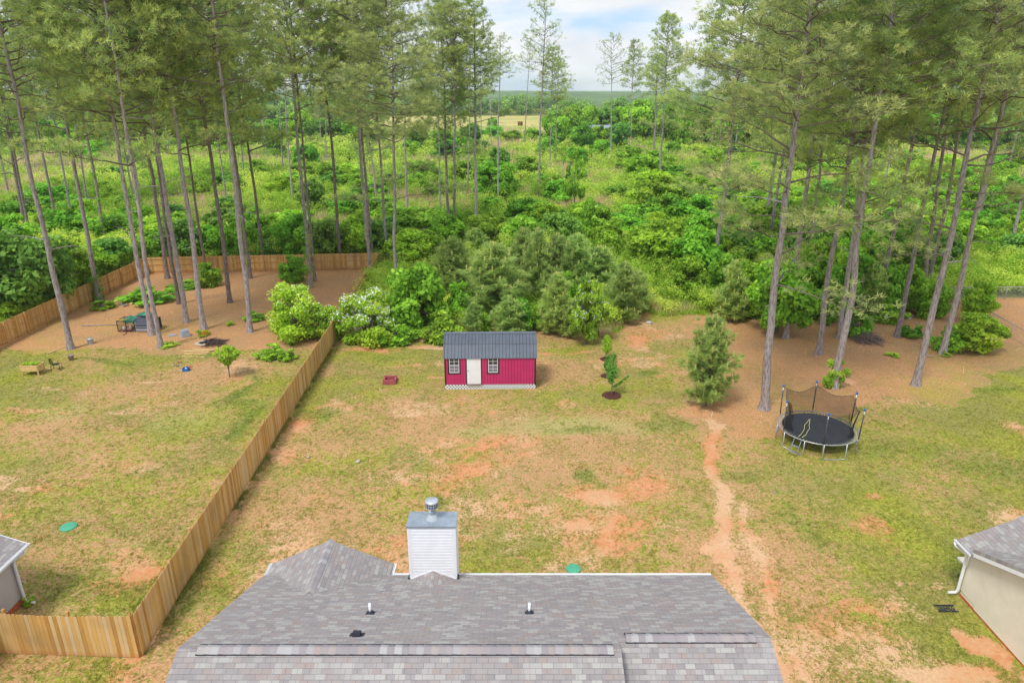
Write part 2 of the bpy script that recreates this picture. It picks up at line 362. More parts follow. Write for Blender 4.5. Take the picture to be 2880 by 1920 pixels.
    inl = inside(x, y, poly([(2640,835),(2905,1010),(3400,1010),(3400,800),(2900,835)])); wild = np.where(inl, 0, wild)
    dirt = spot(100, 480, 14, 7, 1.0, np.zeros(x.shape)); dirt = spot(230, 465, 7, 4, .9, dirt); cl = np.where(y > 90, dirt*1.1, cl)
    wild = wild*(1-0.9*dirt)
    fld = ((x > FIELD[0]) & (x < FIELD[1]) & (y > FIELD[2]) & (y < FIELD[3])).astype(float)
    return straw, np.clip(G, 0, 1), np.clip(cl, 0, 1.2), lush, pale, wild, fld
def ground_axes():
    xs = np.concatenate([-np.geomspace(6500, 64, 60), np.arange(-63.5, 63.5, 0.3), np.geomspace(64, 6500, 60)])
    ys = np.concatenate([np.linspace(-400, 7, 10), np.arange(8, 92, 0.3), np.geomspace(92.5, 6500, 170)])
    return xs, ys
def terrain(x, y):
    b = sstep(7, 14, np.abs(x-2)*0+y)
    z = (fbm(x*0.5, y*0.5, 3, 5)-0.5)*0.10*b*(1-sstep(300, 420, y))
    return z
def hillz(x, y):
    r = np.hypot(x, y)
    h = sstep(1100, 2600, r)*(16+26*fbm(x/700+3, y/900, 4, 50)*(0.4+0.6*sstep(-1500, 1000, -x))) + sstep(2600, 5200, r)*30*fbm(x/1500, y/1500, 3, 55)
    return h
xs, ys = ground_axes(); gx, gy = np.meshgrid(xs, ys)
st, G, cl, lush, pale, wild, fld = zones(gx, gy)
gz = terrain(gx, gy)
V = np.stack([gx, gy, gz], -1).reshape(-1, 3); nx, ny = len(xs), len(ys)
i = np.arange((ny-1)*(nx-1)); r_, c_ = i//(nx-1), i % (nx-1); a = r_*nx+c_
F = np.stack([a, a+1, a+nx+1, a+nx], 1)
t = NT('ground'); b = t.bsdf(0.95, 0.1); ps = t.pos()
za = t.n('ShaderNodeAttribute', attribute_name='zone'); zb = t.n('ShaderNodeAttribute', attribute_name='zone2')
sa = t.n('ShaderNodeSeparateColor'); sb2 = t.n('ShaderNodeSeparateColor'); t.l(za.outputs['Color'], sa.inputs[0]); t.l(zb.outputs['Color'], sb2.inputs[0])
straw_, green_, clay_ = sa.outputs; lush_, pale_, wild_ = sb2.outputs
nA = t.noise(ps, 1.1, 8, 0.72); nB = t.noise(ps, 4.2, 6, 0.78); nC = t.noise(ps, 9.0, 4, 0.7); nD = t.noise(ps, 1.7, 7, 0.75); nE = t.noise(ps, 0.25, 3)
dry = t.ramp(nC, [(0.28, srgb(138,106,70)), (0.5, srgb(194,154,110)), (0.74, srgb(226,192,148))])
dry = t.mix(t.math('MULTIPLY', nE, 0.5), dry, srgb(176,128,92))
clayc = t.ramp(nB, [(0.30, srgb(196,116,74)), (0.5, srgb(214,146,104)), (0.7, srgb(226,178,142))])
clayc = t.mix(t.ramp(nE, [(0.42, (0,0,0,1)), (0.58, (1,1,1,1))]), clayc, t.ramp(nC, [(0.3, srgb(206,160,120)), (0.7, srgb(226,188,152))]))
grs = t.ramp(nC, [(0.28, srgb(94,104,34)), (0.5, srgb(152,154,58)), (0.72, srgb(192,186,90))])
grs = t.mix(t.ramp(nE, [(0.40, (0,0,0,1)), (0.6, (1,1,1,1))]), grs, t.ramp(nC, [(0.28, srgb(98,106,52)), (0.72, srgb(180,168,98))]))
strw = t.ramp(nC, [(0.28, srgb(146,102,66)), (0.5, srgb(200,150,104)), (0.72, srgb(228,190,144))])
strw = t.mix(t.math('MULTIPLY', t.math('SUBTRACT', nD, 0.38, clamp=True), 2.2, clamp=True), strw, t.ramp(nB, [(0.3, srgb(168,106,66)), (0.7, srgb(214,168,122))]))
strw = t.mix(t.math('MULTIPLY', t.math('SUBTRACT', nE, 0.45, clamp=True), 2.0, clamp=True), strw, t.ramp(nC, [(0.3, srgb(132,104,80)), (0.7, srgb(196,160,124))]))
def cover(level, noise, soft=0.10):           # coverage fraction -> patchy mask
    th = t.math('MULTIPLY_ADD', level, -0.56, 0.78); return t.math('DIVIDE', t.math('SUBTRACT', noise, th), soft, clamp=True)
mixn = t.math('ADD', t.math('MULTIPLY', nA, 0.36), t.math('MULTIPLY', nB, 0.64))
th_c = t.math('MULTIPLY_ADD', clay_, -0.42, 0.755)
col = t.mix(cover(green_, mixn, 0.09), dry, grs)
col = t.mix(t.math('MULTIPLY', t.math('DIVIDE', t.math('SUBTRACT', t.math('ADD', t.math('MULTIPLY', nD, 0.60), t.math('MULTIPLY', nC, 0.40)), th_c), 0.10, clamp=True), 0.9), col, clayc)
col = t.mix(t.math('MULTIPLY', pale_, 0.75), col, t.ramp(nC, [(0.3, srgb(142,150,84)), (0.7, srgb(188,188,124))]))
lg = t.ramp(nC, [(0.3, srgb(74,104,40)), (0.7, srgb(128,156,66))])
col = t.mix(t.math('MULTIPLY', t.math('ADD', lush_, t.math('SUBTRACT', nB, 0.5), clamp=True), 0.85), col, lg)
smask = t.math('DIVIDE', t.math('SUBTRACT', t.math('ADD', straw_, t.math('MULTIPLY', mixn, 0.9)), 0.95), 0.30, clamp=True)
scol = t.mix(cover(t.math('MULTIPLY', clay_, 0.55), nD, 0.08), strw, clayc)
scol = t.mix(cover(t.math('MULTIPLY', green_, 0.80), mixn, 0.10), scol, t.mix(0.35, grs, strw))
col = t.mix(smask, col, scol)
wcol = t.ramp(nB, [(0.28, srgb(76,84,34)), (0.5, srgb(104,116,46)), (0.7, srgb(158,150,92))])
col = t.mix(wild_, col, wcol)
zc = t.n('ShaderNodeAttribute', attribute_name='field')
fcol = t.ramp(t.noise(ps, 0.02, 6, 0.6), [(0.35, srgb(150,160,84)), (0.5, srgb(184,176,104)), (0.65, srgb(206,184,130))])
col = t.mix(zc.outputs['Fac'], col, fcol)
t.l(col, b.inputs['Base Color']); t.bump(t.math('ADD', nC, nB), b, 0.3, 0.05); M['ground'] = t.m
me = mesh_np('ground', V, F, M['ground'], smooth=True)
def colattr(me, nm, r, g, b_):
    at = me.attributes.new(nm, 'FLOAT_COLOR', 'POINT'); d = np.ones((r.size, 4), np.float32)
    d[:, 0] = r.ravel(); d[:, 1] = g.ravel(); d[:, 2] = b_.ravel(); at.data.foreach_set('color', d.ravel())
colattr(me, 'zone', st, G, cl); colattr(me, 'zone2', lush, pale, wild)
at = me.attributes.new('field', 'FLOAT', 'POINT'); at.data.foreach_set('value', fld.ravel().astype(np.float32))
tag(link('ground', me), kind='structure')
# far rolling hills, one sheet standing on the plain
hx = np.linspace(-5200, 5200, 200); hy = np.linspace(900, 6000, 90); hgx, hgy = np.meshgrid(hx, hy)
hz = hillz(hgx, hgy)-2+4*fbm(hgx/40, hgy/40, 3, 60)
V = np.stack([hgx, hgy, hz], -1).reshape(-1, 3); i = np.arange(89*199); a = (i//199)*200+i % 199
t = NT('hills'); b = t.bsdf(0.95, 0.1)
t.l(t.ramp(t.noise(t.pos(), 0.012, 8, 0.7), [(0.35, srgb(70,100,56)), (0.6, srgb(104,132,72)), (0.75, srgb(150,156,104))]), b.inputs['Base Color'])
tag(link('hills', mesh_np('hills', V, np.stack([a, a+1, a+201, a+200], 1), t.m, smooth=True)), kind='structure')
# ---- grass tufts on the lawns
def grass_tufts():
    rs = np.random.RandomState(5); n = 260000
    Y = 15+(62-15)*rs.uniform(0, 1, n)**1.35; X = rs.uniform(-1, 1, n)*(0.80*Y+6)
    s, g, c, lu, pa, wi, f = zones(X, Y)
    nz_ = 0.5*fbm(X*0.9, Y*0.9, 5, 71)+0.5*fbm(X*3.2, Y*3.2, 4, 77)
    keep = (rs.uniform(size=n) < sstep(0.30, 0.78, nz_+(g-0.5)*0.6+0.25*lu)*0.62+0.03) & (s < 0.6+0.2*nz_) & (c < 0.95) & (wi < 0.5)
    keep &= ~((X > -9.2) & (X < 7.4) & (Y < 20.5)) & ~((X > -5.9) & (X < .6) & (Y > 42) & (Y < 45.5)) & ~((X > 17.4) & (Y < 22.6)) & ~((X < -18.9) & (Y < 22))
    X, Y = X[keep], Y[keep]; lu = lu[keep]
    ne = 5200; ye = rs.uniform(19, 76, ne); side = np.where(rs.uniform(size=ne) < .5, 1, -1)*np.abs(rs.normal(size=ne)*.16+.10); q = (fbm(ye*.7, ye*0+3, 3, 7) > .42); X = np.concatenate([X, (fence_x(ye)+side)[q]]); Y = np.concatenate([Y, ye[q]]); lu = np.concatenate([lu, np.full(q.sum(), 1.2)])
    m = len(X); k = 7
    cen = np.stack([X, Y, terrain(X, Y)], 1); c = np.repeat(cen, k, 0)
    d = unit(rs.normal(size=(m*k, 3))*np.array([1, 1, .35])+np.array([0, 0, .55])); ln = rs.uniform(.05, .13, (m*k, 1))*(1+0.5*np.repeat(lu, k)[:, None])
    c = c+rs.normal(size=c.shape)*np.array([.045, .045, 0]); sd_ = unit(np.cross(d, rs.normal(size=d.shape)))*.012
    V = np.stack([c-sd_, c+sd_, c+d*ln], 1).reshape(-1, 3)
    tt = np.clip(np.repeat(rs.uniform(.15, .95, m)-0.25*lu, k*3)+np.repeat(rs.normal(size=m*k)*.1, 3), 0, 1)
    return mesh_np('grass', V, np.arange(len(V)).reshape(-1, 3), M['grass'], tt)
tag(link('grass', grass_tufts()), 'short patchy grass tufts growing across the lawns', 'grass', kind='stuff')
# ------------------------------------------------------------------ pines
TO = {1:(0,0), 2:(960,0), 3:(1920,0), 4:(0,640), 5:(960,640), 6:(1920,640)}
def TP(t, x, y): return (TO[t][0]+x/2.45, TO[t][1]+y/2.45)
def pine_crown(seed, L, Rr, nl, sub=7, tuf=5, low=0.0, nn=20, nl_len=0.34, w=0.040, mat='needle', lowlimbs=0, gap=0.0, updir=0.5):
    """crown of a tall pine, base at z=0: needle mesh and limb mesh"""
    rs = np.random.RandomState(seed); paths = []; cen = []; ax = []; tn = []
    paths.append((np.array([[0, 0, L*.88], [0, 0, L*.95], [0, 0, L*1.0]]), np.array([.05, .03, .012])))
    for i in range(nl+lowlimbs):
        isl = i >= nl
        t = ((i+rs.uniform(0, 1))/nl) if not isl else 0
        t = min(t, .995); z0 = L*t**1.05 if not isl else -rs.uniform(0.5, lowlimbs*0.9)
        if gap and rs.uniform() < gap: continue
        azm = i*2.39996+rs.uniform(-.5, .5)
        prof = (1-t)**0.55*(0.72+0.28*min(1, t/0.18)) if not isl else 0.9
        r = max(0.5, Rr*prof*rs.uniform(0.62, 1.2)); up = rs.uniform(0.05, 0.45)+updir*t
        k = 6; s = np.linspace(0, 1, k); dr = np.array([math.cos(azm), math.sin(azm)]); bend = rs.uniform(-.35, .35)
        side = np.array([-dr[1], dr[0]])
        xy = dr[None]*(r*s)[:, None]+side[None]*(bend*r*s*s*0.5)[:, None]
        z = z0+r*(up*s+(-.12+.28*rs.uniform())*s*s)
        lp = np.column_stack([xy, z]); lp[1:-1] += rs.normal(size=(k-2, 3))*.10*min(1, r/3); rad = np.linspace(.038+.008*r, .012, k); paths.append((lp, rad))
        ns = max(3, int(sub*(0.5+0.5*r/Rr)))
        for j in range(ns):
            q = rs.uniform(0.28, 1.0)**0.75 if j else 1.0; f = q*(k-1); a = int(min(f, k-2)); p0 = lp[a]+(lp[a+1]-lp[a])*(f-a)
            sg = 1 if j % 2 else -1; an = azm+sg*rs.uniform(.4, 1.1)*(1 if j else 0); ln = r*rs.uniform(.12, .30)*(1.25-q*.5)+.25
            d = np.array([math.cos(an), math.sin(an), rs.uniform(-.05, 1.1)]); p1 = p0+d*ln
            if ln > .4: paths.append((np.array([p0, (p0+p1)/2+np.array([0, 0, -.03]), p1]), np.array([.02, .014, .008])))
            m = tuf; g = p1+rs.normal(size=(m, 3))*np.array([.30, .30, .25])*(.8+.10*r)
            cen.append(g); ax.append(np.tile(d+np.array([0, 0, .9]), (m, 1))*.8+rs.normal(size=(m, 3))*.6)
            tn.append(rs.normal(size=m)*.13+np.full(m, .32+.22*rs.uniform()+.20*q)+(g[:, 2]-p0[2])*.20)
    cen = np.concatenate(cen); ax = np.concatenate(ax); tn = np.clip(np.concatenate(tn), 0, 1)
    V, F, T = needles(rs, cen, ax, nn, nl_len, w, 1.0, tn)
    V2, F2 = tubes_np(paths, 4)
    return mesh_np('pine_needles', V, F, M[mat], T), mesh_np('pine_limbs', V2, F2, M['limb'], smooth=True)
CROWN = {}
def crown(kind):
    if kind not in CROWN:
        p = {'d1': dict(seed=1, L=15, Rr=4.3, nl=60, sub=11, tuf=4, lowlimbs=3), 'd2': dict(seed=2, L=15, Rr=4.0, nl=56, sub=11, tuf=4, lowlimbs=4), 'd3': dict(seed=3, L=15, Rr=4.6, nl=62, sub=11, tuf=4, gap=.08, lowlimbs=3),
             'd4': dict(seed=4, L=15, Rr=4.0, nl=54, sub=10, tuf=4, gap=.1, lowlimbs=4), 's1': dict(seed=5, L=12, Rr=4.0, nl=36, sub=8, tuf=3, gap=.12, nn=14, updir=.7), 's2': dict(seed=6, L=12, Rr=3.6, nl=30, sub=7, tuf=2, nn=16, updir=.8),
             's3': dict(seed=7, L=12, Rr=3.8, nl=42, sub=8, tuf=3, gap=.15, nn=16, updir=.6), 'o1': dict(seed=8, L=15, Rr=4.6, nl=56, sub=11, tuf=5, mat='needle_olive', lowlimbs=12),
             'l1': dict(seed=9, L=15, Rr=4.4, nl=60, sub=11, tuf=4, lowlimbs=9), 'l2': dict(seed=10, L=15, Rr=4.2, nl=56, sub=11, tuf=4, lowlimbs=12, mat='needle_olive')}[kind]
        CROWN[kind] = (pine_crown(**p), p['L'], p['Rr'])
    return CROWN[kind]
def trunk_mesh(seed, H, r0, lean, stubs, dark, hstub):
    rs = np.random.RandomState(seed); k = 16; z = np.linspace(0, 1, k)**1.0*H
    wob = np.cumsum(rs.normal(size=(k, 2))*.055, 0); wob -= wob[0]
    pts = np.column_stack([lean[0]*z/H+wob[:, 0], lean[1]*z/H+wob[:, 1], z]); pts[0, 2] = -0.25
    rad = r0*(1-0.74*(z/H)**.9)
    base = np.array([[0, 0, -.2], [0, 0, .18], [0, 0, .55], [pts[1, 0]*.5, pts[1, 1]*.5, pts[1, 2]*.55]])
    pts = np.concatenate([base, pts[1:]]); rad = np.concatenate([[r0*1.75, r0*1.38, r0*1.12, r0*1.0], rad[1:]])
    V, F = tubes_np([(pts, rad)], 12); mi = np.zeros(len(F), int)
    V += rs.normal(size=V.shape)*r0*.025
    ps = []
    for i in range(stubs):
        h = rs.uniform(.35, 1.0)*hstub; a = rs.uniform(0, 6.28); f = np.interp(h, pts[:, 2], np.arange(len(pts))); j = int(min(f, len(pts)-2)); c = pts[j]+(pts[j+1]-pts[j])*(f-j)
        ln = rs.uniform(.25, 1.2) if rs.uniform() < .75 else rs.uniform(1.5, 3.2)
        d = np.array([math.cos(a), math.sin(a), rs.uniform(-.1, .5)]); m1 = c+d*ln*.5+rs.normal(size=3)*.05; p2 = c+d*ln+np.array([0, 0, -.1*ln])+rs.normal(size=3)*.1
        ps.append((np.array([c, m1, p2]), np.array([.03+.01*ln, .022, .008])))
        if ln > 1.3: ps.append((np.array([m1, m1+d*.5+rs.normal(size=3)*.3, m1+d*.9+rs.normal(size=3)*.4]), np.array([.016, .01, .005])))
    if ps:
        V2, F2 = tubes_np(ps, 4); F = np.concatenate([F, F2+len(V)]); V = np.concatenate([V, V2]); mi = np.concatenate([mi, np.ones(len(F2), int)])
    return mesh_np('trunk', V, F, [M['bark_dark' if dark else 'bark'], M['deadwood']], midx=mi, smooth=True)
PINES = []
def pine(bt, bx, by, ut, ux, uy, cy, ty=None, R=None, kind='d1', w=None, hb=0.0, dark=0, stubs=6, label=None, zone='', ivy=0, H=None):
    """b*: foot in the survey tile; u*: a point higher up the trunk; cy: row (same tile as u) where the crown starts; ty: top row"""
    x, y = TP(bt, bx, by); b = P(x, y, hb); Y = b.y
    ux_, uy_ = TP(ut, ux, uy); hu = hgt(Y, uy_); xu = xat(ux_, Y, hu)
    hc = hgt(Y, TP(ut, 0, cy)[1]); Ht = hgt(Y, TP(ut, 0, ty)[1]) if ty is not None else (H or 32.5+rnd.uniform(-2, 2))
    Ht = max(Ht, hc+5); lx = (xu-b.x)*(Ht/max(hu, 1)) if hu > 4 else 0; lx = max(-2.2, min(2.2, lx))
    r0 = (w or 0.21)*rnd.uniform(.84, .96); PINES.append((b.x, Y))
    lab = label
    e = thing('pine_tree', lab, 'pine tree', (b.x, Y, 0), 0, zone)
    s = int(abs(b.x*13+Y*7)) % 9999
    link('trunk', trunk_mesh(s, Ht*.97, r0, (lx, 0), stubs, dark, hc), e)
    (cm, lm), L, Rv = crown(kind)
    cl_ = Ht-hc; rr = (R or 4.0)*(1.12 if Y < 90 else 1.0)
    off = (lx*hc/Ht, 0, hc); rz = rnd.uniform(0, 6.28)
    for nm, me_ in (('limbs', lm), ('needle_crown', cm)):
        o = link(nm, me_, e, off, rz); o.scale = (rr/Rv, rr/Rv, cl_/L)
    if ivy:
        rs = np.random.RandomState(s); n = 34; hh = rs.uniform(0, ivy, n)**1.0; a = rs.uniform(0, 6.28, n)
        cen = np.column_stack([lx*hh/Ht+np.cos(a)*(r0+.05), np.sin(a)*(r0+.05), hh]); Vv, Ff, Tt = leaves(rs, cen, np.full(n, .30), 40, .13, tint=.45)
        link('ivy_vines', mesh_np('ivy', Vv, Ff, M['leaf'], Tt), e)
    return e
G1 = 'tall pines in the fenced yard'; G2 = 'tall pines behind the trampoline'; G3 = 'slim pines rising from the far brush'
LY = 'tall yard pine, '
pine(4,490,835, 1,180,950, 700, kind='d1', w=.26, R=4.2, zone=G1, label=LY+'grey trunk with bare clay foot beside the clay pot')
pine(4,683,500, 1,441,850, 830, kind='d2', w=.25, R=4.2, zone=G1, label=LY+'at the left fence with ivy around its foot', ivy=2.6)
pine(4,1045,740, 1,800,830, 640, kind='d3', w=.23, R=4.2, stubs=9, zone=G1, label=LY+'foot directly in front of the grey coop')
pine(4,1110,825, 1,840,830, 800, kind='d4', w=.22, R=4.2, zone=G1, label=LY+'nearest trunk right of the coop, weeds at its foot')
pine(4,1155,350, 1,960,800, 760, kind='d2', w=.25, R=4, dark=1, zone=G1, label=LY+'dark trunk near the far left corner of the fence')
pine(4,1235,525, 1,1040,800, 820, kind='d1', w=.19, R=3.6, dark=1, zone=G1, label=LY+'dark trunk half hidden behind a paler trunk')
pine(4,1285,650, 1,1030,650, 700, kind='d3', w=.26, R=4.3, stubs=10, zone=G1, label=LY+'pale trunk with a dark trunk close behind it')
pine(4,1405,700, 1,1190,760, 760, kind='d4', w=.25, R=4.2, stubs=10, zone=G1, label=LY+'behind the upturned grey bin with vines at its foot')
pine(4,1400,225, 1,1270,900, 860, kind='d2', w=.18, R=3.6, dark=1, hb=1.5, zone=G3, label='slim dark pine just outside the back fence, leftmost of those right behind it')
pine(4,1585,515, 1,1420,900, 880, kind='d1', w=.24, R=4.2, dark=1, zone=G1, label=LY+'dark trunk right of the vine covered shrub')
pine(4,1725,720, 1,1480,450, 420, kind='d3', w=.26, R=4.5, stubs=9, zone=G1, label=LY+'pale trunk behind the charred fire ring, rightmost near one')
pine(4,1725,350, 1,1590,950, 900, kind='d1', w=.24, R=4, dark=1, zone=G1, ivy=12, label=LY+'dark trunk wrapped in ivy in front of the back fence')
pine(4,1815,168, 1,1690,900, 800, kind='d4', w=.20, R=3.8, dark=1, hb=1.7, zone=G3, label='slim dark pine outside the back fence, left of the vine covered fence bush')
pine(4,2140,410, 1,2030,600, 620, kind='d2', w=.23, R=4, zone=G1, ivy=7, label=LY+'thicker ivy clad trunk behind the yellow green thicket')
pine(4,2172,370, 1,2060,700, 680, kind='s1', w=.17, R=3.4, dark=1, zone=G1, label=LY+'thin trunk touching the ivy clad pine')
pine(4,2345,168, 1,2250,700, 620, kind='d1', w=.22, R=3.9, dark=1, hb=1.7, zone=G3, label='dark pine just outside the back fence near its right end')
pine(5,200,330, 2,100,400, 420, kind='d3', w=.25, R=4.4, zone=G1, stubs=9, label=LY+'foot at the far right corner beside the white blossom')
pine(5,222,168, 2,140,800, 760, kind='d2', w=.22, R=3.8, dark=1, hb=1.4, zone=G3, label='dark pine outside the far right corner of the back fence')
pine(5,320,190, 2,260,750, 700, kind='s3', w=.19, R=3.6, hb=1, zone=G3, label='slim grey pine behind the big bright broadleaf tree')
pine(5,380,560, 2,350,750, 820, ty=-60, kind='o1', w=.20, R=4.4, stubs=8, zone=G1, label='olive green pine growing through the bright broadleaf tree, with low drooping limbs')
pine(2,458,1540, 2,430,800, 760, ty=-60, kind='s3', w=.19, R=4.0, hb=1, zone=G3, label='pine right of the olive pine, bare trunk ending in the brush')
pine(2,675,1490, 2,670,850, 700, ty=120, kind='s1', w=.17, R=3, hb=1, zone=G3, label='thin pine left of the forked dark pine in the middle')
pine(5,745,25, 2,720,900, 900, ty=-20, kind='d2', w=.24, R=4.4, hb=1, dark=1, zone=G3, label='dark pine with a fat low crown, above the left end of the shed roof')
pine(5,782,70, 2,765,650, 620, ty=30, kind='d3', w=.22, R=4.4, hb=1, zone=G3, ivy=8, label='pine with green ivy on its lower trunk and a rounded crown above the shed')
pine(5,935,50, 2,925,650, 700, ty=20, kind='d4', w=.25, R=4.0, hb=1, zone=G3, label='tallest straight grey pine above the middle of the shed with a narrow dark crown')
pine(2,860,1340, 2,872,830, 720, ty=260, kind='s3', w=.19, R=3.2, hb=1, zone=G3, label='slim pine ending in brush just left of the tall pine above the shed')
pine(2,1080,1375, 2,1092,650, 560, ty=245, kind='s1', w=.19, R=3.2, hb=1, zone=G3, label='lone thin pine with an airy pointed crown left of the sky gap')
pine(2,965,1045, 2,966,600, 600, ty=300, kind='s2', w=.17, R=3, hb=1, zone=G3, label='pale pole of a far pine in front of the dark treeline')
pine(2,1035,1030, 2,1032,500, 620, ty=430, kind='s2', w=.17, R=3, hb=1, zone=G3, label='pale far pine with a thin small crown left of the lone airy pine')
pine(2,1258,1020, 2,1285,500, 500, ty=300, kind='s2', w=.24, R=3.4, hb=1, zone=G3, ivy=6, label='nearly bare crooked pine standing before the far hay field')
pine(2,1360,1300, 2,1400,300, 520, ty=2, kind='s1', w=.24, R=4.6, hb=1, stubs=9, zone=G3, label='tall airy pine in the sky gap, the highest crown of the centre')
pine(2,1435,1210, 2,1460,500, 720, ty=335, kind='d4', w=.21, R=4.6, hb=1, zone=G3, label='dark full crowned pine leaning right beside the tall airy pine')
pine(2,1475,1130, 2,1490,650, 700, ty=420, kind='s3', w=.15, R=2.8, hb=1, zone=G3, label='very thin pine close right of the dark full crowned pine')
pine(2,1858,1090, 2,1862,400, 590, ty=240, kind='s2', w=.22, R=5.0, hb=1, zone=G3, label='solitary sparse round crowned pine standing against white cloud')
pine(2,1995,990, 2,2010,500, 620, ty=285, kind='d4', w=.24, R=5.0, hb=1, zone=G3, label='pine with a soft pointed crown just left of the bushy pine beside the cloud')
pine(2,2150,1095, 2,2170,700, 640, ty=380, kind='d1', w=.42, R=4.2, hb=1, zone=G3, ivy=5, label='thick vine wrapped pine trunk behind the pine right of the sky gap')
pine(2,2190,1305, 2,2235,500, 640, ty=105, kind='l1', w=.24, R=4.2, hb=1, stubs=9, zone=G3, label='pine with grey trunk and broad feathered crown right of the sky gap')
pine(3,185,1095, 3,210,870, 800, kind='s3', w=.18, R=3.6, hb=1, zone=G3, H=26, label='short visible stem of a slim pine left of the big right hand pine')
pine(3,245,1115, 3,262,900, 860, kind='s3', w=.16, R=3, hb=1, zone=G3, H=24, label='thin pine touching the big right hand pine on its left')
pine(6,205,370, 3,340,800, 900, kind='l1', w=.27, R=5.2, hb=0.6, ty=-80, stubs=9, zone=G2, label='big pine at the forest edge behind the lone young pine, crown reaching low')
pine(3,335,1110, 3,345,860, 820, kind='d4', w=.22, R=3.8, hb=1, dark=1, zone=G3, label='dark pine hugging the big forest edge pine from behind')
pine(3,360,1030, 3,385,850, 800, kind='s2', w=.18, R=3.5, hb=1, zone=G3, label='pale far stem right of the dark hugging pine')
pine(6,545,120, 3,590,1400, 900, kind='d1', w=.30, R=4.2, hb=1, zone=G2, label='left stem of the twin pines behind the leafy maple', H=31)
pine(6,575,190, 3,630,1400, 950, kind='d2', w=.24, R=4.2, hb=1, zone=G2, label='right stem of the twin pines behind the leafy maple', H=31)
pine(6,560,1250, 3,760,1100, 900, kind='l2', w=.29, R=4.6, stubs=9, H=29, zone=G2, label='nearest large pine left of the trampoline, pale scaly trunk to the ground')
pine(6,710,760, 3,850,1200, 900, kind='d3', w=.24, R=4.4, zone=G2, label='pine whose foot shows under the leafy maple')
pine(6,868,300, 3,960,1100, 900, kind='d2', w=.22, R=4.2, dark=1, hb=.5, zone=G2, label='dark pine between the maple and the orange scarred pine')
pine(6,935,870, 3,1150,1150, 1000, kind='d1', w=.23, R=4.2, stubs=8, zone=G2, label='slender pine standing left of the stick pile')
pine(6,1040,1100, 3,1300,1150, 800, kind='l1', w=.27, R=4.6, zone=G2, H=30, label='pine rising directly behind the trampoline with a yellow mark at its foot')
pine(6,1078,760, 3,1240,1100, 1000, kind='d4', w=.22, R=4, zone=G2, label='pine with an orange scar half hidden behind the trampoline pine')
pine(6,1355,530, 3,1550,1100, 800, kind='d3', w=.25, R=4.4, dark=1, zone=G2, label='dark trunked pine in the bushes behind the stick pile')
pine(6,1475,755, 3,1740,1150, 760, kind='d2', w=.23, R=4.3, zone=G2, label='pine immediately right of the stick pile')
pine(6,1645,550, 3,1770,1100, 700, kind='d1', w=.24, R=4.3, zone=G2, dark=1, label='left one of two close pines left of the chain link corner')
pine(6,1675,470, 3,1840,1200, 800, kind='d4', w=.24, R=4.3, zone=G2, dark=1, label='right one of two close pines left of the chain link corner')
pine(6,1605,1085, 3,1930,1200, 720, kind='l2', w=.27, R=4.6, stubs=14, zone=G2, label='large pale pine with many dead side twigs, foot on open pine straw')
pine(6,1790,870, 3,2100,1100, 720, kind='d3', w=.26, R=4.6, zone=G2, label='pine at the yellow green bush with a small green sprig at its foot')
pine(6,2015,40, 3,2140,1100, 800, kind='d2', w=.25, R=4.3, hb=1, zone=G2, label='dark pine behind the chain link fence', dark=1)
pine(3,1385,1325, 3,1450,950, 800, kind='s3', w=.20, R=4, hb=1, zone=G3, label='far pale pine in brush, third gap from the right edge')
pine(3,1440,1060, 3,1550,780, 720, kind='s1', w=.20, R=4, hb=1, zone=G3, label='far leaning pale pine behind the dark pine of the stick pile')
pine(3,1690,1000, 3,1745,780, 700, kind='s3', w=.19, R=4, hb=1, zone=G3, label='far pale leaning pine between two near right hand trunks')
pine(3,2235,1180, 3,2345,750, 700, kind='s3', w=.22, R=4.4, hb=1, zone=G3, label='far pale pine at the right edge leaning right')
pine(6,2265,120, 3,2352,1250, 760, kind='d3', w=.23, R=4.4, hb=.8, zone=G2, label='pine by the right edge above the ivy bank')
pine(3,1100,1000, 3,1130,800, 760, kind='s2', w=.18, R=3.6, hb=1, zone=G3, label='far thin stem behind the slender pine')
pine(3,1178,1210, 3,1212,1010, 860, kind='s3', w=.18, R=3.6, hb=1, zone=G3, label='thin dark stem in brush behind the trampoline pine')
FL = 'slim pine beyond the left fence, '
for args, kw in [((1,68,1385, 1,0,1070, 900), dict(w=.20, label=FL+'at the left picture edge beside the bare clearing')),
    ((4,172,55, 1,75,1080, 980), dict(w=.24, dark=1, label=FL+'left stem of the dark close pair')), ((4,206,65, 1,95,1080, 960), dict(w=.22, dark=1, label=FL+'right stem of the dark close pair')),
    ((4,416,85, 1,220,650, 640), dict(w=.21, dark=1, label=FL+'dark stem ending above the leafy shade trees')), ((1,492,1555, 1,350,820, 800), dict(w=.19, label=FL+'bumpy stem before the bare clearing')),
    ((1,602,1425, 1,510,820, 780), dict(w=.19, label=FL+'palest stem right of the bare clearing')), ((4,728,112, 1,560,750, 740), dict(w=.22, dark=1, ivy=14, label=FL+'dark stem covered with green creeper')),
    ((1,636,995, 1,600,770, 700), dict(w=.18, label=FL+'short far stem above the creeper covered one')), ((1,750,1065, 1,700,830, 760), dict(w=.19, label=FL+'far stem with leaning tip near the twin fork')),
    ((1,970,1345, 1,890,880, 840), dict(w=.19, label=FL+'pale stem right of the forked pair')), ((1,918,1370, 1,885,1150, 1000), dict(w=.19, label=FL+'stem tucked between the two coop pines')),
    ((1,1165,1055, 1,1125,700, 680), dict(w=.21, label=FL+'far stem with a long dead limb crossing it'))]:
    pine(*args, kind=rnd.choice(['d1','d2','d4','s3']), R=rnd.uniform(3.4, 4.2), hb=1, zone=G3, **kw)
BL = 'slim pine beyond the back fence, '
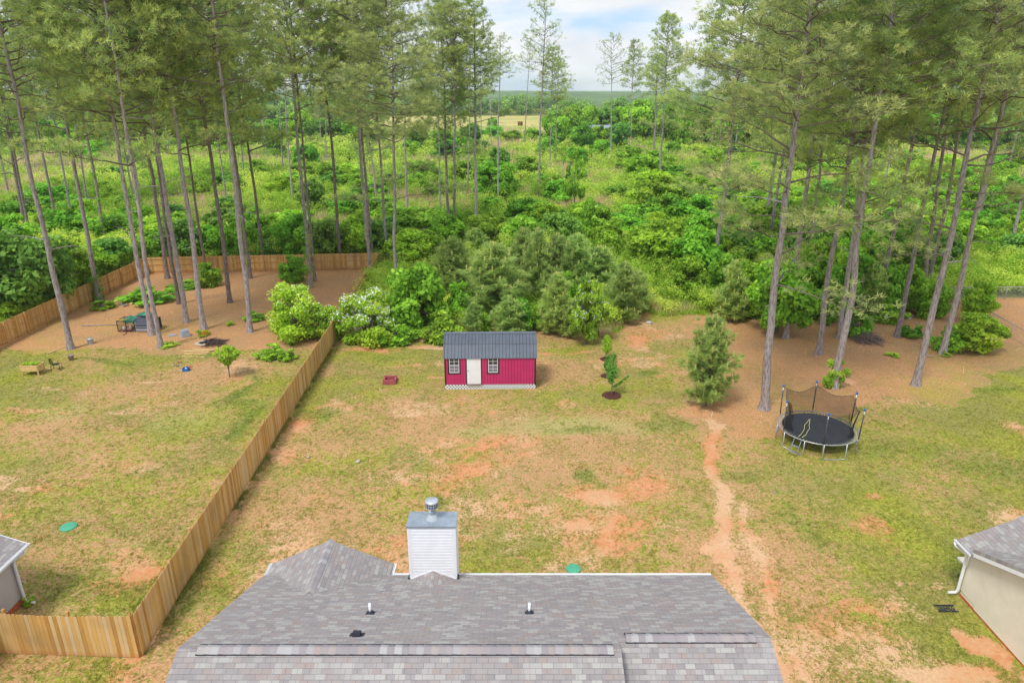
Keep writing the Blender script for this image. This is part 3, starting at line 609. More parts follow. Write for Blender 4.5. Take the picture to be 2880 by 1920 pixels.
for args, kw in [((1,1555,1365, 1,1510,1000, 900), dict(w=.19, label=BL+'pale stem left of the rightmost near yard pine')), ((1,1682,1255, 1,1650,770, 740), dict(w=.20, label=BL+'pale stem left of a dark fork')),
    ((1,1838,1075, 1,1805,750, 700), dict(w=.20, label=BL+'far short stem alone in green bushes')), ((1,1950,1180, 1,1930,650, 640), dict(w=.20, label=BL+'left stem of a pale trio')),
    ((1,2010,1375, 1,1955,650, 620), dict(w=.20, label=BL+'nearest and longest stem of a pale trio')), ((1,1992,1105, 1,1965,700, 660), dict(w=.18, label=BL+'right hidden stem of a pale trio')),
    ((1,2212,990, 1,2190,650, 620), dict(w=.20, label=BL+'far stem left of the dark fence end pine')), ((1,2252,1095, 1,2238,750, 700), dict(w=.17, label=BL+'thin far stem touching that dark pine from the left')),
    ((1,2305,900, 1,2300,760, 700), dict(w=.22, label=BL+'farthest stem right of the dark fence end pine')), ((2,255,1415, 2,215,1100, 1000), dict(w=.19, label='slim pale pine behind the corner pair right of the fence')),
    ((2,612,895, 2,600,650, 620), dict(w=.20, label='far thin pine before the hay field left of the forked dark pine')), ((3,130,950, 3,135,860, 820), dict(w=.18, label='far thin stem at the edge of the right hand wood'))]:
    pine(*args, kind=rnd.choice(['d1','s1','d4','s3']), R=rnd.uniform(3.2, 4.0), hb=1, zone=G3, **kw)

# ------------------------------------------------------------------ broadleaf trees, shrubs, young pines
def blobset(rs, n, rx, rz, z0, shape='round'):
    out = []
    for i in range(n):
        u = unit(rs.normal(size=3)); k = rs.uniform(.35, 1.0)**.5
        p = np.array([u[0]*rx*k, u[1]*rx*k, u[2]*rz*k])
        if shape == 'cone':
            h = (p[2]/rz+1)/2; s = (1.15-h)*1.0; p[0] *= s; p[1] *= s
        if shape == 'dome' and p[2] < 0: p[2] *= .55
        if shape == 'vase': s = .45+.6*(p[2]/rz+1)/2; p[0] *= s*1.2; p[1] *= s*1.2
        out.append(p+np.array([0, 0, z0]))
    return np.array(out)
def broad_variant(seed, mat='leaf', n=42, leaf=.17, per=150, shape='round', aspect=.6, br=.30, trunk=True, flower=None):
    """unit plant: radius 1, height 2 (foot at z=0)"""
    rs = np.random.RandomState(seed); zc, rz = (1.04, 1.0) if trunk else (.85, 1.1)
    if shape == 'dome': zc, rz = .55, 1.4
    if shape == 'vase': zc, rz = 1.38, .62
    c = blobset(rs, n, .80, rz*.82, zc, shape); c[:, 2] = np.maximum(c[:, 2], .10)
    rad = br*rs.uniform(.5, 1.3, n); c[:, :2] *= (1+.22*np.sin(np.arctan2(c[:, 1], c[:, 0])*3+seed)*1.0)[:, None]; tn = rs.uniform(.22, .72, n)
    V, F, T = leaves(rs, c, rad, per, leaf, tint=tn, aspect=aspect, flat=.75, shell=.35)
    me = mesh_np('leaves', V, F, M[mat], T)
    ps = []
    stems = 1 if trunk else 5
    for s in range(stems):
        a = rs.uniform(0, 6.28); b0 = np.array([0, 0, -.03]) if stems == 1 else np.array([math.cos(a)*.08, math.sin(a)*.08, -.03])
        top = np.array([rs.normal()*.08, rs.normal()*.08, zc+.3]); ps.append((np.array([b0, (b0+top)/2+rs.normal(size=3)*.04, top]), np.array([.050, .036, .015])))
        for j in rs.choice(n, 7, replace=False):
            st = b0+(top-b0)*rs.uniform(.25, .8); ps.append((np.array([st, (st+c[j])/2+rs.normal(size=3)*.05, c[j]]), np.array([.022, .015, .006])))
    V2, F2 = tubes_np(ps, 5); tm = mesh_np('stems', V2, F2, M['limb'], smooth=True)
    fm = None
    if flower:
        idx = np.where(c[:, 2] > .55)[0]; V3, F3, T3 = leaves(rs, c[idx], rad[idx]*1.06, ({'petal_v': 10, 'petal_y': 12}.get(flower, 34)), .062, up=1.0, shell=.85, aspect=.9); fm = mesh_np('blossoms', V3, F3, M[flower], T3)
    return me, tm, fm
def youngpine_variant(seed, full=1.0, mat='needle_young'):
    """unit plant: radius 1, height 4"""
    rs = np.random.RandomState(seed); can = []; cen = []; ax = []; tn = []; ps = [(np.array([[0, 0, -.03], [.03, 0, 1.6], [-.02, .02, 3.0], [0, 0, 3.9]]), np.array([.055, .04, .022, .006]))]
    nw = 15
    for wv in range(nw):
        t = wv/(nw-1); z0 = .35+3.35*t**.95; nb = 6 if t < .85 else 4
        for j in range(nb):
            if rs.uniform() < .10: continue
            a = j*6.283/nb+wv*1.3+rs.uniform(-.45, .45); r = ((1-t)**.70*.92+.08)*rs.uniform(.55, 1.2)*full*min(1, .65+t*2)
            up = .30+.5*t+rs.uniform(-.1, .2); s = np.linspace(0, 1, 4); lp = np.column_stack([math.cos(a)*r*s, math.sin(a)*r*s, z0+r*(up*s*s+.10*s)]); ps.append((lp, np.array([.018, .014, .010, .006])))
            m = int(6+16*r)
            for q in np.linspace(.22, 1, m):
                f = q*3; k = int(min(f, 2)); p = lp[k]+(lp[k+1]-lp[k])*(f-k)
                cen.append(p+rs.normal(size=3)*np.array([.10, .10, .07])); ax.append(np.array([math.cos(a), math.sin(a), .9])+rs.normal(size=3)*.5); tn.append(min(.68, .12+.38*q+rs.uniform(-.12, .12)))
            e = lp[-1]      # upright pale candle
            for k in range(3): can.append(e+np.array([0, 0, .02+.07*k]))
    V, F, T = needles(rs, np.array(cen), np.array(ax), 26, .21, .022, 1.05, np.array(tn), .12)
    can = np.array(can); V3, F3, T3 = needles(rs, can, np.tile([0, 0, 1.0], (len(can), 1)), 7, .13, .030, .22, np.full(len(can), .95), .08); F = np.concatenate([F, F3+len(V)]); V = np.concatenate([V, V3]); T = np.concatenate([T, T3])
    V2, F2 = tubes_np(ps, 5)
    return mesh_np('needles', V, F, M[mat], T), mesh_np('stem', V2, F2, M['limb'], smooth=True), None
VAR = {}
VDEF = {'bright': [dict(seed=21, n=50, per=170), dict(seed=22, n=60, leaf=.15, per=190), dict(seed=23, n=42, br=.34, per=170), dict(seed=37, shape='dome', trunk=False, n=46, per=170, leaf=.15)], 'mid': [dict(seed=24, mat='leaf', leaf=.14, n=46), dict(seed=25, mat='leaf', shape='dome', trunk=False)],
        'dark': [dict(seed=26, mat='leaf_dark', n=46), dict(seed=27, mat='leaf_dark', n=40, shape='dome', trunk=False)], 'yellow': [dict(seed=28, mat='leaf_yellow', trunk=False, shape='dome', leaf=.13, per=190), dict(seed=29, mat='leaf_yellow', n=44, leaf=.15)],
        'low': [dict(seed=30, mat='leaf', trunk=False, shape='dome', n=26, leaf=.20, per=110), dict(seed=31, mat='leaf_yellow', trunk=False, shape='dome', n=26, leaf=.18, per=110)],
        'cone': [dict(seed=32, mat='leaf', shape='cone', n=60, leaf=.18, br=.26)], 'white': [dict(seed=33, mat='leaf_yellow', shape='dome', trunk=False, n=60, leaf=.10, per=170, br=.24, flower='petal')],
        'cream': [dict(seed=34, mat='leaf_yellow', shape='dome', trunk=False, n=52, leaf=.10, per=190, br=.27, flower='petal_y')], 'violet': [dict(seed=35, mat='leaf', n=34, leaf=.20, per=110, br=.27, flower='petal_v')],
        'vase': [dict(seed=38, mat='leaf_yellow', n=26, leaf=.16, per=80, br=.24, shape='vase')], 'airy': [dict(seed=36, mat='leaf', n=20, leaf=.15, per=70, br=.22)]}
def variant(kind, i=0):
    if kind.startswith('young'):
        i = i % 3; k = ('young', i)
        if k not in VAR: VAR[k] = youngpine_variant(40+i, full=(1.0, .85, 1.1)[i])
        return VAR[k]
    i = i % len(VDEF[kind]); k = (kind, i)
    if k not in VAR: VAR[k] = broad_variant(**VDEF[kind][i])
    return VAR[k]
CAT = {'young': ('young_pine', 'young pine'), 'low': ('shrub', 'shrub'), 'cone': ('vine_covered_tree', 'tree'), 'white': ('flowering_bush', 'bush'), 'cream': ('honeysuckle_bush', 'bush')}
PARTN = {'young': ('needles', 'stem', None)}
def plant(cx, yb, yt, w, kind, label, group=None, i=0, hb=0, name=None, cat=None, sink=0.0):
    """cx,yb: foot in the picture, yt: top row, w: width in px of the 2880 px frame"""
    b = P(cx, yb, hb); H = hgt(b.y, yt); R = w*0.5/FN*depth(b.y, H/2)*1.04; R = max(R, .15)*(1.25 if kind == 'young' else 1.0)
    nm, ct = CAT.get(kind, ('broadleaf_tree' if H > 3 else 'shrub', 'tree' if H > 3 else 'shrub'))
    e = thing(name or nm, label, cat or ct, (b.x, b.y, 0), 0, group); rz = rnd.uniform(0, 6.28)
    lm, tm, fm = variant(kind, i); pn = ('needles', 'stem', None) if kind == 'young' else ('foliage', 'branches', 'blossoms')
    for n_, m_ in zip(pn, (lm, tm, fm)):
        if m_ is None: continue
        o = link(n_, m_, e, (0, 0, 0), rz); o.scale = (R, R, H/(4.0 if kind == 'young' else 2.02))
    return e
SH = 'leafy shade trees outside the left fence'
BT = 'trees and shrubs behind the back fence'
for a in [(45,905,803,150,'yellow','bright yellow green bush outside the left fence at the picture edge',SH,1), (30,905,640,230,'dark','dark green shade tree outside the left fence, nearest the picture edge',SH,0),
  (125,885,655,190,'dark','dark shade tree outside the left fence, second from the edge',SH,0), (200,838,665,150,'mid','tree touching the left fence behind the ivy footed pine',SH,0), (268,802,680,120,'bright','bright round tree outside the left fence where it recedes',SH,1),
  (322,776,660,110,'dark','dark tree outside the far left fence corner',SH,0), (60,720,585,150,'mid','green thicket tree behind the dark shade trees at the left',SH,1), (190,700,590,130,'bright','bright thicket behind the second dark shade tree',SH,2),
  (300,690,600,110,'mid','green clump behind the creeper covered pine',SH,0), (395,700,610,90,'bright','bright clump behind the far left fence corner',SH,0),
  (440,745,640,110,'mid','green bush behind the back fence, leftmost along it',BT,0), (520,742,610,120,'dark','dark tree behind the back fence, second from its left corner',BT,0), (600,738,640,110,'bright','bright bush behind the back fence above the vine shrub',BT,1),
  (680,740,600,110,'mid','tree behind the back fence left of the ivy wrapped pine',BT,0), (765,740,650,90,'dark','dark low tree behind the middle of the back fence',BT,1), (840,742,590,120,'mid','tree behind the fence just above the fence vine bush',BT,0),
  (920,740,610,110,'dark','dark tree behind the back fence near its right end',BT,0), (1000,735,600,120,'bright','bright tree behind the right end of the back fence',BT,2), (1075,730,610,110,'dark','dark tree beyond the right fence corner',BT,0)]:
    plant(*a[:6], group=a[6], i=a[7])
plant(593,805,728,72,'mid','vine covered snag shrub in the fenced yard',i=1)
plant(826,792,706,84,'mid','tall bush overgrown with vines leaning on the back fence',i=1)
plant(838,948,768,180,'cream','yellow green honeysuckle thicket in the fenced yard beside the dividing fence')
plant(925,948,845,110,'cream','lower honeysuckle mound dotted with cream flowers draped over the dividing fence',i=0)
plant(1040,958,785,180,'white','big bush covered in white blossom against the dividing fence')
plant(1172,930,697,196,'bright','large bright green broadleaf tree left of the shed',i=3)
plant(1235,958,862,120,'low','low bright shrub at the foot of the large bright tree',i=0)
plant(1110,962,890,130,'low','low green shrubs between the white blossom and the bright tree',i=0)
YP = 'young pines behind the shed'
for a in [(1275,850,665,125,0,'dark young pine behind the path left of the shed'), (1340,735,640,80,1,'young pine farthest back behind the dark young pine'), (1388,905,680,150,2,'broadest young pine, right behind the shed roof'),
  (1335,940,850,70,1,'small young pine beside the leafy sapling at the left roof end'), (1430,950,830,90,0,'short young pine peeking over the shed roof ridge'), (1470,850,640,115,1,'young pine behind the right half of the shed'),
  (1510,870,640,90,0,'tallest slim young pine behind the right end of the shed roof'), (1565,860,655,95,2,'young pine with a bare lower stem in the middle of the cluster'), (1618,850,655,115,1,'young pine behind the violet flowering tree'),
  (1565,940,765,105,1,'young pine standing alone over tall grass right of the shed'), (1608,950,840,64,0,'smallest young pine in front of the cluster'), (1680,840,690,110,2,'young pine behind and right of the violet flowering tree'),
  (1750,908,735,100,0,'young pine right of the hay bale'), (1790,880,760,80,1,'rightmost young pine of the cluster behind the shed')]:
    plant(a[0],a[1],a[2],a[3],'young',a[5],YP,i=a[4])
for a in [(1300,905,775,90,'mid',1,'leafy shrub filling the gap left of the broadest young pine'),(1452,935,815,100,'bright',3,'bright leafy shrub showing over the middle of the shed roof'),(1528,925,835,80,'yellow',0,'yellow green shrub over the right part of the shed roof'),
  (1590,880,745,90,'mid',1,'leafy shrub between the young pines right of the shed'),(1470,735,600,130,'bright',1,'tall bright tree just behind the young pine cluster'),(1375,715,590,120,'mid',0,'tall mid green tree behind the left part of the young pine cluster'),
  (1580,720,590,110,'dark',0,'tall dark tree behind the right part of the young pine cluster'),(1255,720,600,110,'bright',0,'tall bright tree behind the dark young pine'),(1700,740,620,110,'bright',2,'tall bright tree behind the rightmost young pines')]:
    plant(a[0],a[1],a[2],a[3],a[4],a[6],'leafy plants filling in the young pine cluster',i=a[5])
for a in [(2112,885,705,125,'bright',3,'full bright tree left behind the leafy maple'),(2262,885,700,120,'mid',0,'full green tree right behind the leafy maple'),(2320,905,770,90,'bright',3,'bright low tree left of the stick pile pines'),(2400,880,715,120,'bright',0,'bright tree behind the stick heap'),
  (2478,885,735,110,'mid',1,'dense green shrub right behind the stick heap'),(2545,872,745,110,'yellow',1,'yellow green tree right of the stick heap pines'),(2610,890,770,100,'bright',3,'bright bush between the two close pines and the big pale pine'),(2040,860,700,110,'mid',0,'green tree between the young pine and the maple'),(1935,835,690,120,'bright',3,'bright bush left of the forest edge young pine')]:
    plant(a[0],a[1],a[2],a[3],a[4],a[6],'understorey trees behind the trampoline',i=a[5])
plant(1985,1142,885,122,'young','lone bushy young pine standing at the lawn edge left of the trampoline',i=2)
plant(2052,905,730,90,'young','olive young pine at the forest edge behind the lone one',i=1)
plant(2432,890,735,90,'young','grey green young pine behind the orange scarred pine',i=0)
plant(1357,938,872,54,'bright','small bright sapling at the left end of the shed roof',i=0)
plant(1345,880,790,50,'bright','bright leafy shoot among the young pines',i=2)
plant(1650,968,780,110,'violet','bright green sapling tree with pale violet blossom clusters')
plant(1652,700,551,74,'cone','cone shaped tree swallowed by bright vines in mid brush')
FE = 'broadleaf trees along the forest edge'
for a in [(1850,770,610,170,'bright',0,'bright broad tree at the forest edge right of the grassy opening'), (1955,800,625,170,'bright',1,'full bright tree left of the big forest edge pine'), (2000,720,570,150,'mid',0,'green tree behind the big forest edge pine'),
  (2080,770,640,130,'dark',0,'dark tree right of the big forest edge pine'), (2120,740,600,110,'bright',2,'bright tree behind the leafy maple'), (2183,940,720,205,'bright',1,'leafy maple with low sweeping branches left of the trampoline trees'),
  (2290,860,665,120,'bright',0,'green tree between the maple and the slender pine'), (2345,900,730,110,'mid',0,'green tree behind the orange scarred pine'), (2405,945,860,95,'low',0,'leafy low shrub right behind the orange scarred pine'),
  (2440,800,650,130,'bright',2,'bright tree behind the dark pine of the stick pile'), (2340,1085,985,70,'low',1,'thin yellow green shrub at the foot of the trampoline pine'), (2560,945,905,70,'low',0,'small bush at the foot of the pine right of the stick pile'),
  (2500,905,840,90,'low',1,'scrubby bush among the litter behind the stick pile'), (2585,800,655,120,'mid',0,'tree behind the two close pines'), (2640,770,640,110,'dark',0,'dark tree between the right hand pines'),
  (2735,905,788,95,'yellow',1,'yellow green small tree in front of the chain link corner'), (2750,990,885,150,'yellow',1,'wide yellow green bush below the chain link corner'), (2655,985,900,90,'low',0,'dark low bush at the foot of the pine with the green sprig'),
  (2780,745,655,110,'mid',1,'green bush beyond the ivy bank'), (2860,760,650,120,'dark',0,'dark bush at the right edge beyond the ivy bank'), (1790,700,600,120,'mid',1,'mound of green brush above the grassy opening'),
  (2240,760,600,130,'dark',0,'dark tree behind the maple and its pines'), (2380,760,600,120,'bright',1,'tree behind the slender pine at the forest edge'), (2520,760,620,110,'mid',1,'bushy tree behind the chain link clearing'), (2690,740,620,110,'bright',0,'bright tree beyond the fence clearing')]:
    plant(a[0],a[1],a[2],a[3],a[4],a[6],FE,i=a[5])
# brush of the old clearing: single shrubs that stand out of the green mass
BR = 'shrubs dotted through the overgrown clearing'
spots = [(1480,650,535,140,'bright',0),(1395,560,425,140,'bright',1),(1490,500,430,110,'mid',0),(1810,520,410,130,'bright',2),(1880,545,470,110,'bright',0),(1310,520,440,90,'mid',0),(1560,560,480,70,'mid',1),(1920,640,560,120,'mid',1),
  (1720,650,590,110,'mid',1),(1550,640,560,80,'dark',1),(1740,560,510,90,'dark',1),(1620,470,400,80,'bright',1),(1690,440,380,70,'bright',0),(1770,470,400,90,'mid',0),(1200,640,570,100,'bright',1),(1130,650,590,90,'mid',1),
  (1240,560,500,90,'mid',1),(1180,500,440,80,'bright',0),(1060,560,500,80,'mid',0),(1000,610,530,100,'mid',0),(880,600,480,90,'dark',0),(930,520,440,80,'bright',1),(860,470,390,90,'bright',0),(780,440,370,70,'dark',0),(720,500,440,80,'mid',1),
  (640,600,540,80,'dark',0),(560,560,500,80,'mid',1),(490,640,560,110,'dark',1),(360,600,530,90,'dark',0),(300,560,500,70,'mid',0),(330,510,460,60,'dark',0),(80,430,330,110,'dark',0),(30,420,320,90,'mid',0),(110,600,540,110,'bright',0),(210,640,560,100,'mid',1),
  (440,440,380,80,'bright',1),(520,430,360,80,'mid',0),(650,430,360,90,'bright',0),(600,400,340,80,'mid',0),(700,400,330,80,'mid',0),(400,400,330,80,'bright',2),(2050,560,480,110,'bright',0),(2130,600,520,110,'mid',0),(2240,600,510,120,'bright',1),(2350,580,490,110,'dark',0),
  (2420,560,480,100,'bright',1),(2510,600,520,110,'mid',1),(2620,560,480,100,'bright',0),(2700,540,460,110,'mid',0),(2800,560,480,110,'bright',1),(2870,480,400,100,'mid',0),(2000,470,400,80,'bright',2),(2660,480,420,80,'yellow',0),(2560,470,410,80,'bright',0),(2460,440,370,80,'mid',0),
  (2760,640,560,110,'mid',0),(2850,640,560,100,'dark',0),(1340,650,600,60,'mid',1),(1400,480,400,70,'dark',0),(1260,450,380,80,'dark',0),(1300,430,370,70,'bright',1),(1540,440,370,70,'bright',0)]
adj = {'bright': 'bright green', 'mid': 'mid green', 'dark': 'dark green', 'yellow': 'yellow green'}
rs_ = random.Random(77)
for q in range(110):
    for tr_ in range(30):
        x = rs_.uniform(-20, 2900); yb = 395+rs_.uniform(0, 1)**1.0*300
        b_ = P(x, yb)
        z_ = zones(np.array([b_.x]), np.array([b_.y]))
        if z_[5][0] > .8 and z_[2][0] < .8 and not (1750 < x < 1960 and yb > 640) and min(abs(x-s[0])/45+abs(yb-s[1])/18 for s in spots) > 1: break
    sc_ = (yb-250)/300; hh = rs_.uniform(28, 72)*sc_+12
    spots.append((x, yb, yb-hh, hh*rs_.uniform(1.1, 1.9), rs_.choice(['bright', 'bright', 'mid', 'mid', 'yellow', 'yellow', 'dark']), 0))
ORD = ['first','second','third','fourth','fifth','sixth','seventh','eighth','ninth','tenth','eleventh','twelfth','thirteenth','fourteenth','fifteenth','sixteenth','seventeenth','eighteenth','nineteenth','twentieth']
def ordn(k): return ORD[k] if k < 20 else 'twenty-'+ORD[k-20] if k < 29 else str(k+1)+'th'
bands = [(0, 440, 'farthest'), (440, 490, 'far middle'), (490, 550, 'middle'), (550, 610, 'near middle'), (610, 900, 'nearest')]
NEAR = []
DOME = {'bright': 3, 'mid': 1, 'dark': 1, 'yellow': 0}
for lo, hi, bn in bands:
    cnt = {}
    for (x, yb, yt, w, kd, i) in sorted([s for s in spots if lo <= s[1] < hi]):
        k = cnt.get(kd, 0); cnt[kd] = k+1
        plant(x, yb, yt, w, kd, '%s %s shrub from the left in the %s belt of the clearing brush' % (ordn(k), adj[kd], bn), BR, i=DOME[kd], hb=.3)
rs3 = random.Random(5); cnt = 0
for q in range(84):
    for tr_ in range(60):
        x = rs3.choice([rs3.uniform(1780, 2890), rs3.uniform(1780, 2890), rs3.uniform(-10, 1250)]); yb = rs3.uniform(600, 770); b_ = P(x, yb); z_ = zones(np.array([b_.x]), np.array([b_.y]))
        if z_[5][0] > .8 and not (x < 1100 and yb > 735) and not (2620 < x and yb > 720) and not (1750 < x < 1900 and yb > 700): break
    hh = rs3.uniform(50, 105)*(1.35 if x > 1780 else 1.0); kd = rs3.choice(['bright', 'bright', 'mid', 'yellow', 'yellow', 'mid']); spots2 = (x, yb, yb-hh, hh*rs3.uniform(.8, 1.4), kd)
    NEAR.append(spots2)
cnt = {}
for (x, yb, yt, w, kd) in sorted(NEAR):
    sd_ = 'left' if x < 1400 else 'right'; k = cnt.get((sd_, kd), 0); cnt[(sd_, kd)] = k+1
    plant(x, yb, yt, w, kd, '%s %s thicket tree from the left in the %s half of the wood edge' % (ordn(k), adj[kd], sd_), 'thicket trees along the wood edge', i=int(x) % len(VDEF[kd]), hb=.3)
plant(1615,600,415,70,'airy','thin airy young tree with a visible dark stem in mid brush', hb=.3)
# mature trees beyond the clearing, right of the hay field
FT = 'mature trees beyond the clearing'
for k, (x, yb, yt, w, kd) in enumerate(sorted([(x_, 398+rs_.randint(-8, 14), 306+rs_.randint(0, 30), 70+rs_.randint(0, 24), rs_.choice(['bright','mid','dark','bright'])) for x_ in range(0, 1070, 50)]+[(1560,420,305,70,'bright'),(1610,400,290,70,'bright'),(1655,378,276,74,'bright'),(1700,377,285,80,'dark'),(1745,378,280,80,'bright'),(1640,425,341,66,'bright'),(1683,420,346,64,'mid'),(1738,425,339,60,'dark'),(1790,400,276,90,'bright'),(1840,400,290,80,'dark'),(1885,410,285,80,'bright'),(1930,420,290,90,'mid'),(1985,420,275,100,'dark'),
   (2040,425,285,100,'bright'),(2100,420,290,90,'dark'),(2160,430,300,100,'mid'),(2230,430,290,110,'dark'),(2300,425,300,100,'bright'),(2370,430,310,100,'mid'),(2450,430,300,110,'dark'),(2530,420,300,110,'mid'),(2610,420,310,110,'bright'),(2690,430,310,110,'dark'),(2770,420,320,110,'mid'),(2850,430,320,110,'dark'),
   (1170,430,350,60,'dark'),(1250,420,350,70,'bright'),(1330,420,340,60,'dark'),(1390,400,350,60,'bright'),(1440,405,362,60,'mid'),(1500,400,350,60,'bright')])):
    plant(x, yb, yt, w, kd, '%s tree from the left in the far row beyond the clearing, %s crown' % (ordn(k), adj[kd]), FT, i=k, name='broadleaf_tree', cat='tree')
# ---- the continuous undergrowth nobody could count
def undergrowth():
    rs = np.random.RandomState(11); n = 34000; Vs = []; Fs = []; Ts = []
    inv = rs.uniform(1/430.0, 1/50.0, n)**1.0; Y = 1/inv; X = rs.uniform(-1, 1, n)*(0.80*Y+6)
    s, g, c, lu, pa, wi, f = zones(X, Y)
    keep = (wi > .55) & (f < .5) & ~((X > 25) & (Y > 330)) & ~((Y > 378) & (X > -114)) 
    keep &= ~(inside(X, Y, poly([(1770,920),(1800,780),(1760,690),(1850,690),(1930,830),(2000,900),(1990,960)])) & (rs.uniform(size=n) < .72))
    X, Y = X[keep], Y[keep]; m = len(X)
    hgt_ = 0.4+2.6*fbm(X*.07, Y*.07, 3, 81)**1.5+3.4*fbm(X*.28, Y*.20, 3, 83)**2.2; near = sstep(50, 80, Y); hgt_ = hgt_*(.35+.65*near); r = (.46+.0058*Y)*rs.uniform(.6, 1.4, m)
    dead = (fbm(X*.07+5, Y*.05, 3, 91) > .60) & (rs.uniform(size=m) < .6)
    tb = np.clip(.46+(fbm(X*.06, Y*.06, 3, 95)-.5)*1.3+(fbm(X*.3, Y*.2, 2, 97)-.5)*.7+rs.normal(size=m)*.13, .05, .95)
    cen = np.column_stack([X, Y, np.maximum(hgt_*rs.uniform(.35, 1, m), .15)]); ok = ~dead
    for lo, hi, per, sz in [(0, 80, 130, .15), (80, 130, 90, .22), (130, 220, 62, .34), (220, 500, 44, .60)]:
        q = ok & (Y >= lo) & (Y < hi)
        if q.sum(): 
            V, F, T = leaves(rs, cen[q], r[q], per, sz, up=.9, tint=tb[q], tvar=.10, shell=.3, flat=.8); Vs.append(V); Fs.append(F); Ts.append(T)
    o = 0
    for i in range(len(Fs)): Fs[i] = Fs[i]+o; o += len(Vs[i])
    tag(link('undergrowth', mesh_np('undergrowth', np.concatenate(Vs), np.concatenate(Fs), M['brush'], np.concatenate(Ts))), 'continuous bright green scrub and brambles covering the old clearing', 'undergrowth', kind='stuff')
    # tawny dead grass standing in patches and along the forest edge
    ex = np.column_stack([rs.uniform(-12, 16, 500), rs.uniform(49, 62, 500)]); q = dead
    XX = np.concatenate([X[q], ex[:, 0]]); YY = np.concatenate([Y[q], ex[:, 1]]); k = 60; mm = len(XX); c = np.column_stack([XX, YY, np.zeros(mm)]); sc = np.repeat(np.maximum(1, YY/90), k)[:, None]
    c = np.repeat(c, k, 0)+rs.normal(size=(mm*k, 3))*np.array([.8, .8, 0])*sc; d = unit(rs.normal(size=c.shape)*np.array([.3, .3, .1])+np.array([0, 0, 1])); ln = rs.uniform(.4, 1.1, (mm*k, 1))*sc**.5
    s2, g2, c2, l2, p2, w2, f2 = zones(c[:, 0], c[:, 1]); kk = w2 > .4; c, d, ln, sc = c[kk], d[kk], ln[kk], sc[kk]; c = c+d*ln*np.where(c[:, 1:2] > 80, .8, 0)
    sd_ = unit(np.cross(d, rs.normal(size=d.shape)))*.022*sc; V = np.stack([c-sd_, c+sd_, c+d*ln], 1).reshape(-1, 3)
    tag(link('dry_grass', mesh_np('dry_grass', V, np.arange(len(V)).reshape(-1, 3), M['drygrass'], rs.uniform(.2, .9, len(V)))), 'tawny dead grass standing among the green brush', 'dry grass', kind='stuff')
    # green knee-high grass in the opening right of the young pines
    pg = poly([(1760,960),(1810,800),(1770,700),(1860,690),(1940,830),(2010,900),(1900,930)]); n2 = 9000
    X2 = rs.uniform(pg[:, 0].min(), pg[:, 0].max(), n2); Y2 = rs.uniform(pg[:, 1].min(), pg[:, 1].max(), n2); kq = inside(X2, Y2, pg); X3 = np.concatenate([X2[kq], rs.uniform(-9, 14, 1600)]); Y3 = np.concatenate([Y2[kq], rs.uniform(50.5, 55, 1600)])
    s2, g2, c2, l2, p2, w2, f2 = zones(X3, Y3); kq = (w2 > .3); X3, Y3 = X3[kq], Y3[kq]; m = len(X3); k = 14; c = np.repeat(np.column_stack([X3, Y3, np.zeros(m)]), k, 0)+rs.normal(size=(m*k, 3))*np.array([.16, .16, 0])
    d = unit(rs.normal(size=c.shape)*np.array([.5, .5, .1])+np.array([0, 0, 1])); ln = rs.uniform(.2, .6, (m*k, 1)); sd_ = unit(np.cross(d, rs.normal(size=d.shape)))*.02
    V = np.stack([c-sd_, c+sd_, c+d*ln], 1).reshape(-1, 3)
    tag(link('tall_grass', mesh_np('tall_grass', V, np.arange(len(V)).reshape(-1, 3), M['brush'], np.repeat(rs.uniform(.15, .9, m*k), 3))), 'knee high green grass in the opening at the forest edge', 'tall grass', kind='stuff')
undergrowth()
def litter():
    rs = np.random.RandomState(17); n = 9000; X = rs.uniform(-41, 62, n); Y = rs.uniform(38, 76, n); s, g, c, l, p, w, f = zones(X, Y); k = (s > .45) & (w < .5) & ~((X > -15) & (X < 13)); X, Y = X[k], Y[k]; m = len(X)
    a = rs.uniform(0, 6.28, m); L = rs.uniform(.06, .28, m)*np.where(rs.uniform(size=m) < .07, 4.5, 1); wd = rs.uniform(.008, .022, m); d = np.column_stack([np.cos(a), np.sin(a), rs.normal(size=m)*.06]); q = np.column_stack([-np.sin(a), np.cos(a), 0*a]); ct = np.column_stack([X, Y, terrain(X, Y)+.03])
    V = np.stack([ct-d*L[:, None]-q*wd[:, None], ct+d*L[:, None]-q*wd[:, None]*.4, ct+d*L[:, None]+q*wd[:, None]*.4, ct-d*L[:, None]+q*wd[:, None]], 1).reshape(-1, 3)
    tag(link('pine_litter', mesh_np('pine_litter', V, np.arange(len(V)).reshape(-1, 4), M['drygrass'], np.repeat(rs.uniform(0, .75, m), 4))), 'fallen twigs, bark chips and cones scattered over the pine straw', 'litter', kind='stuff')
litter()
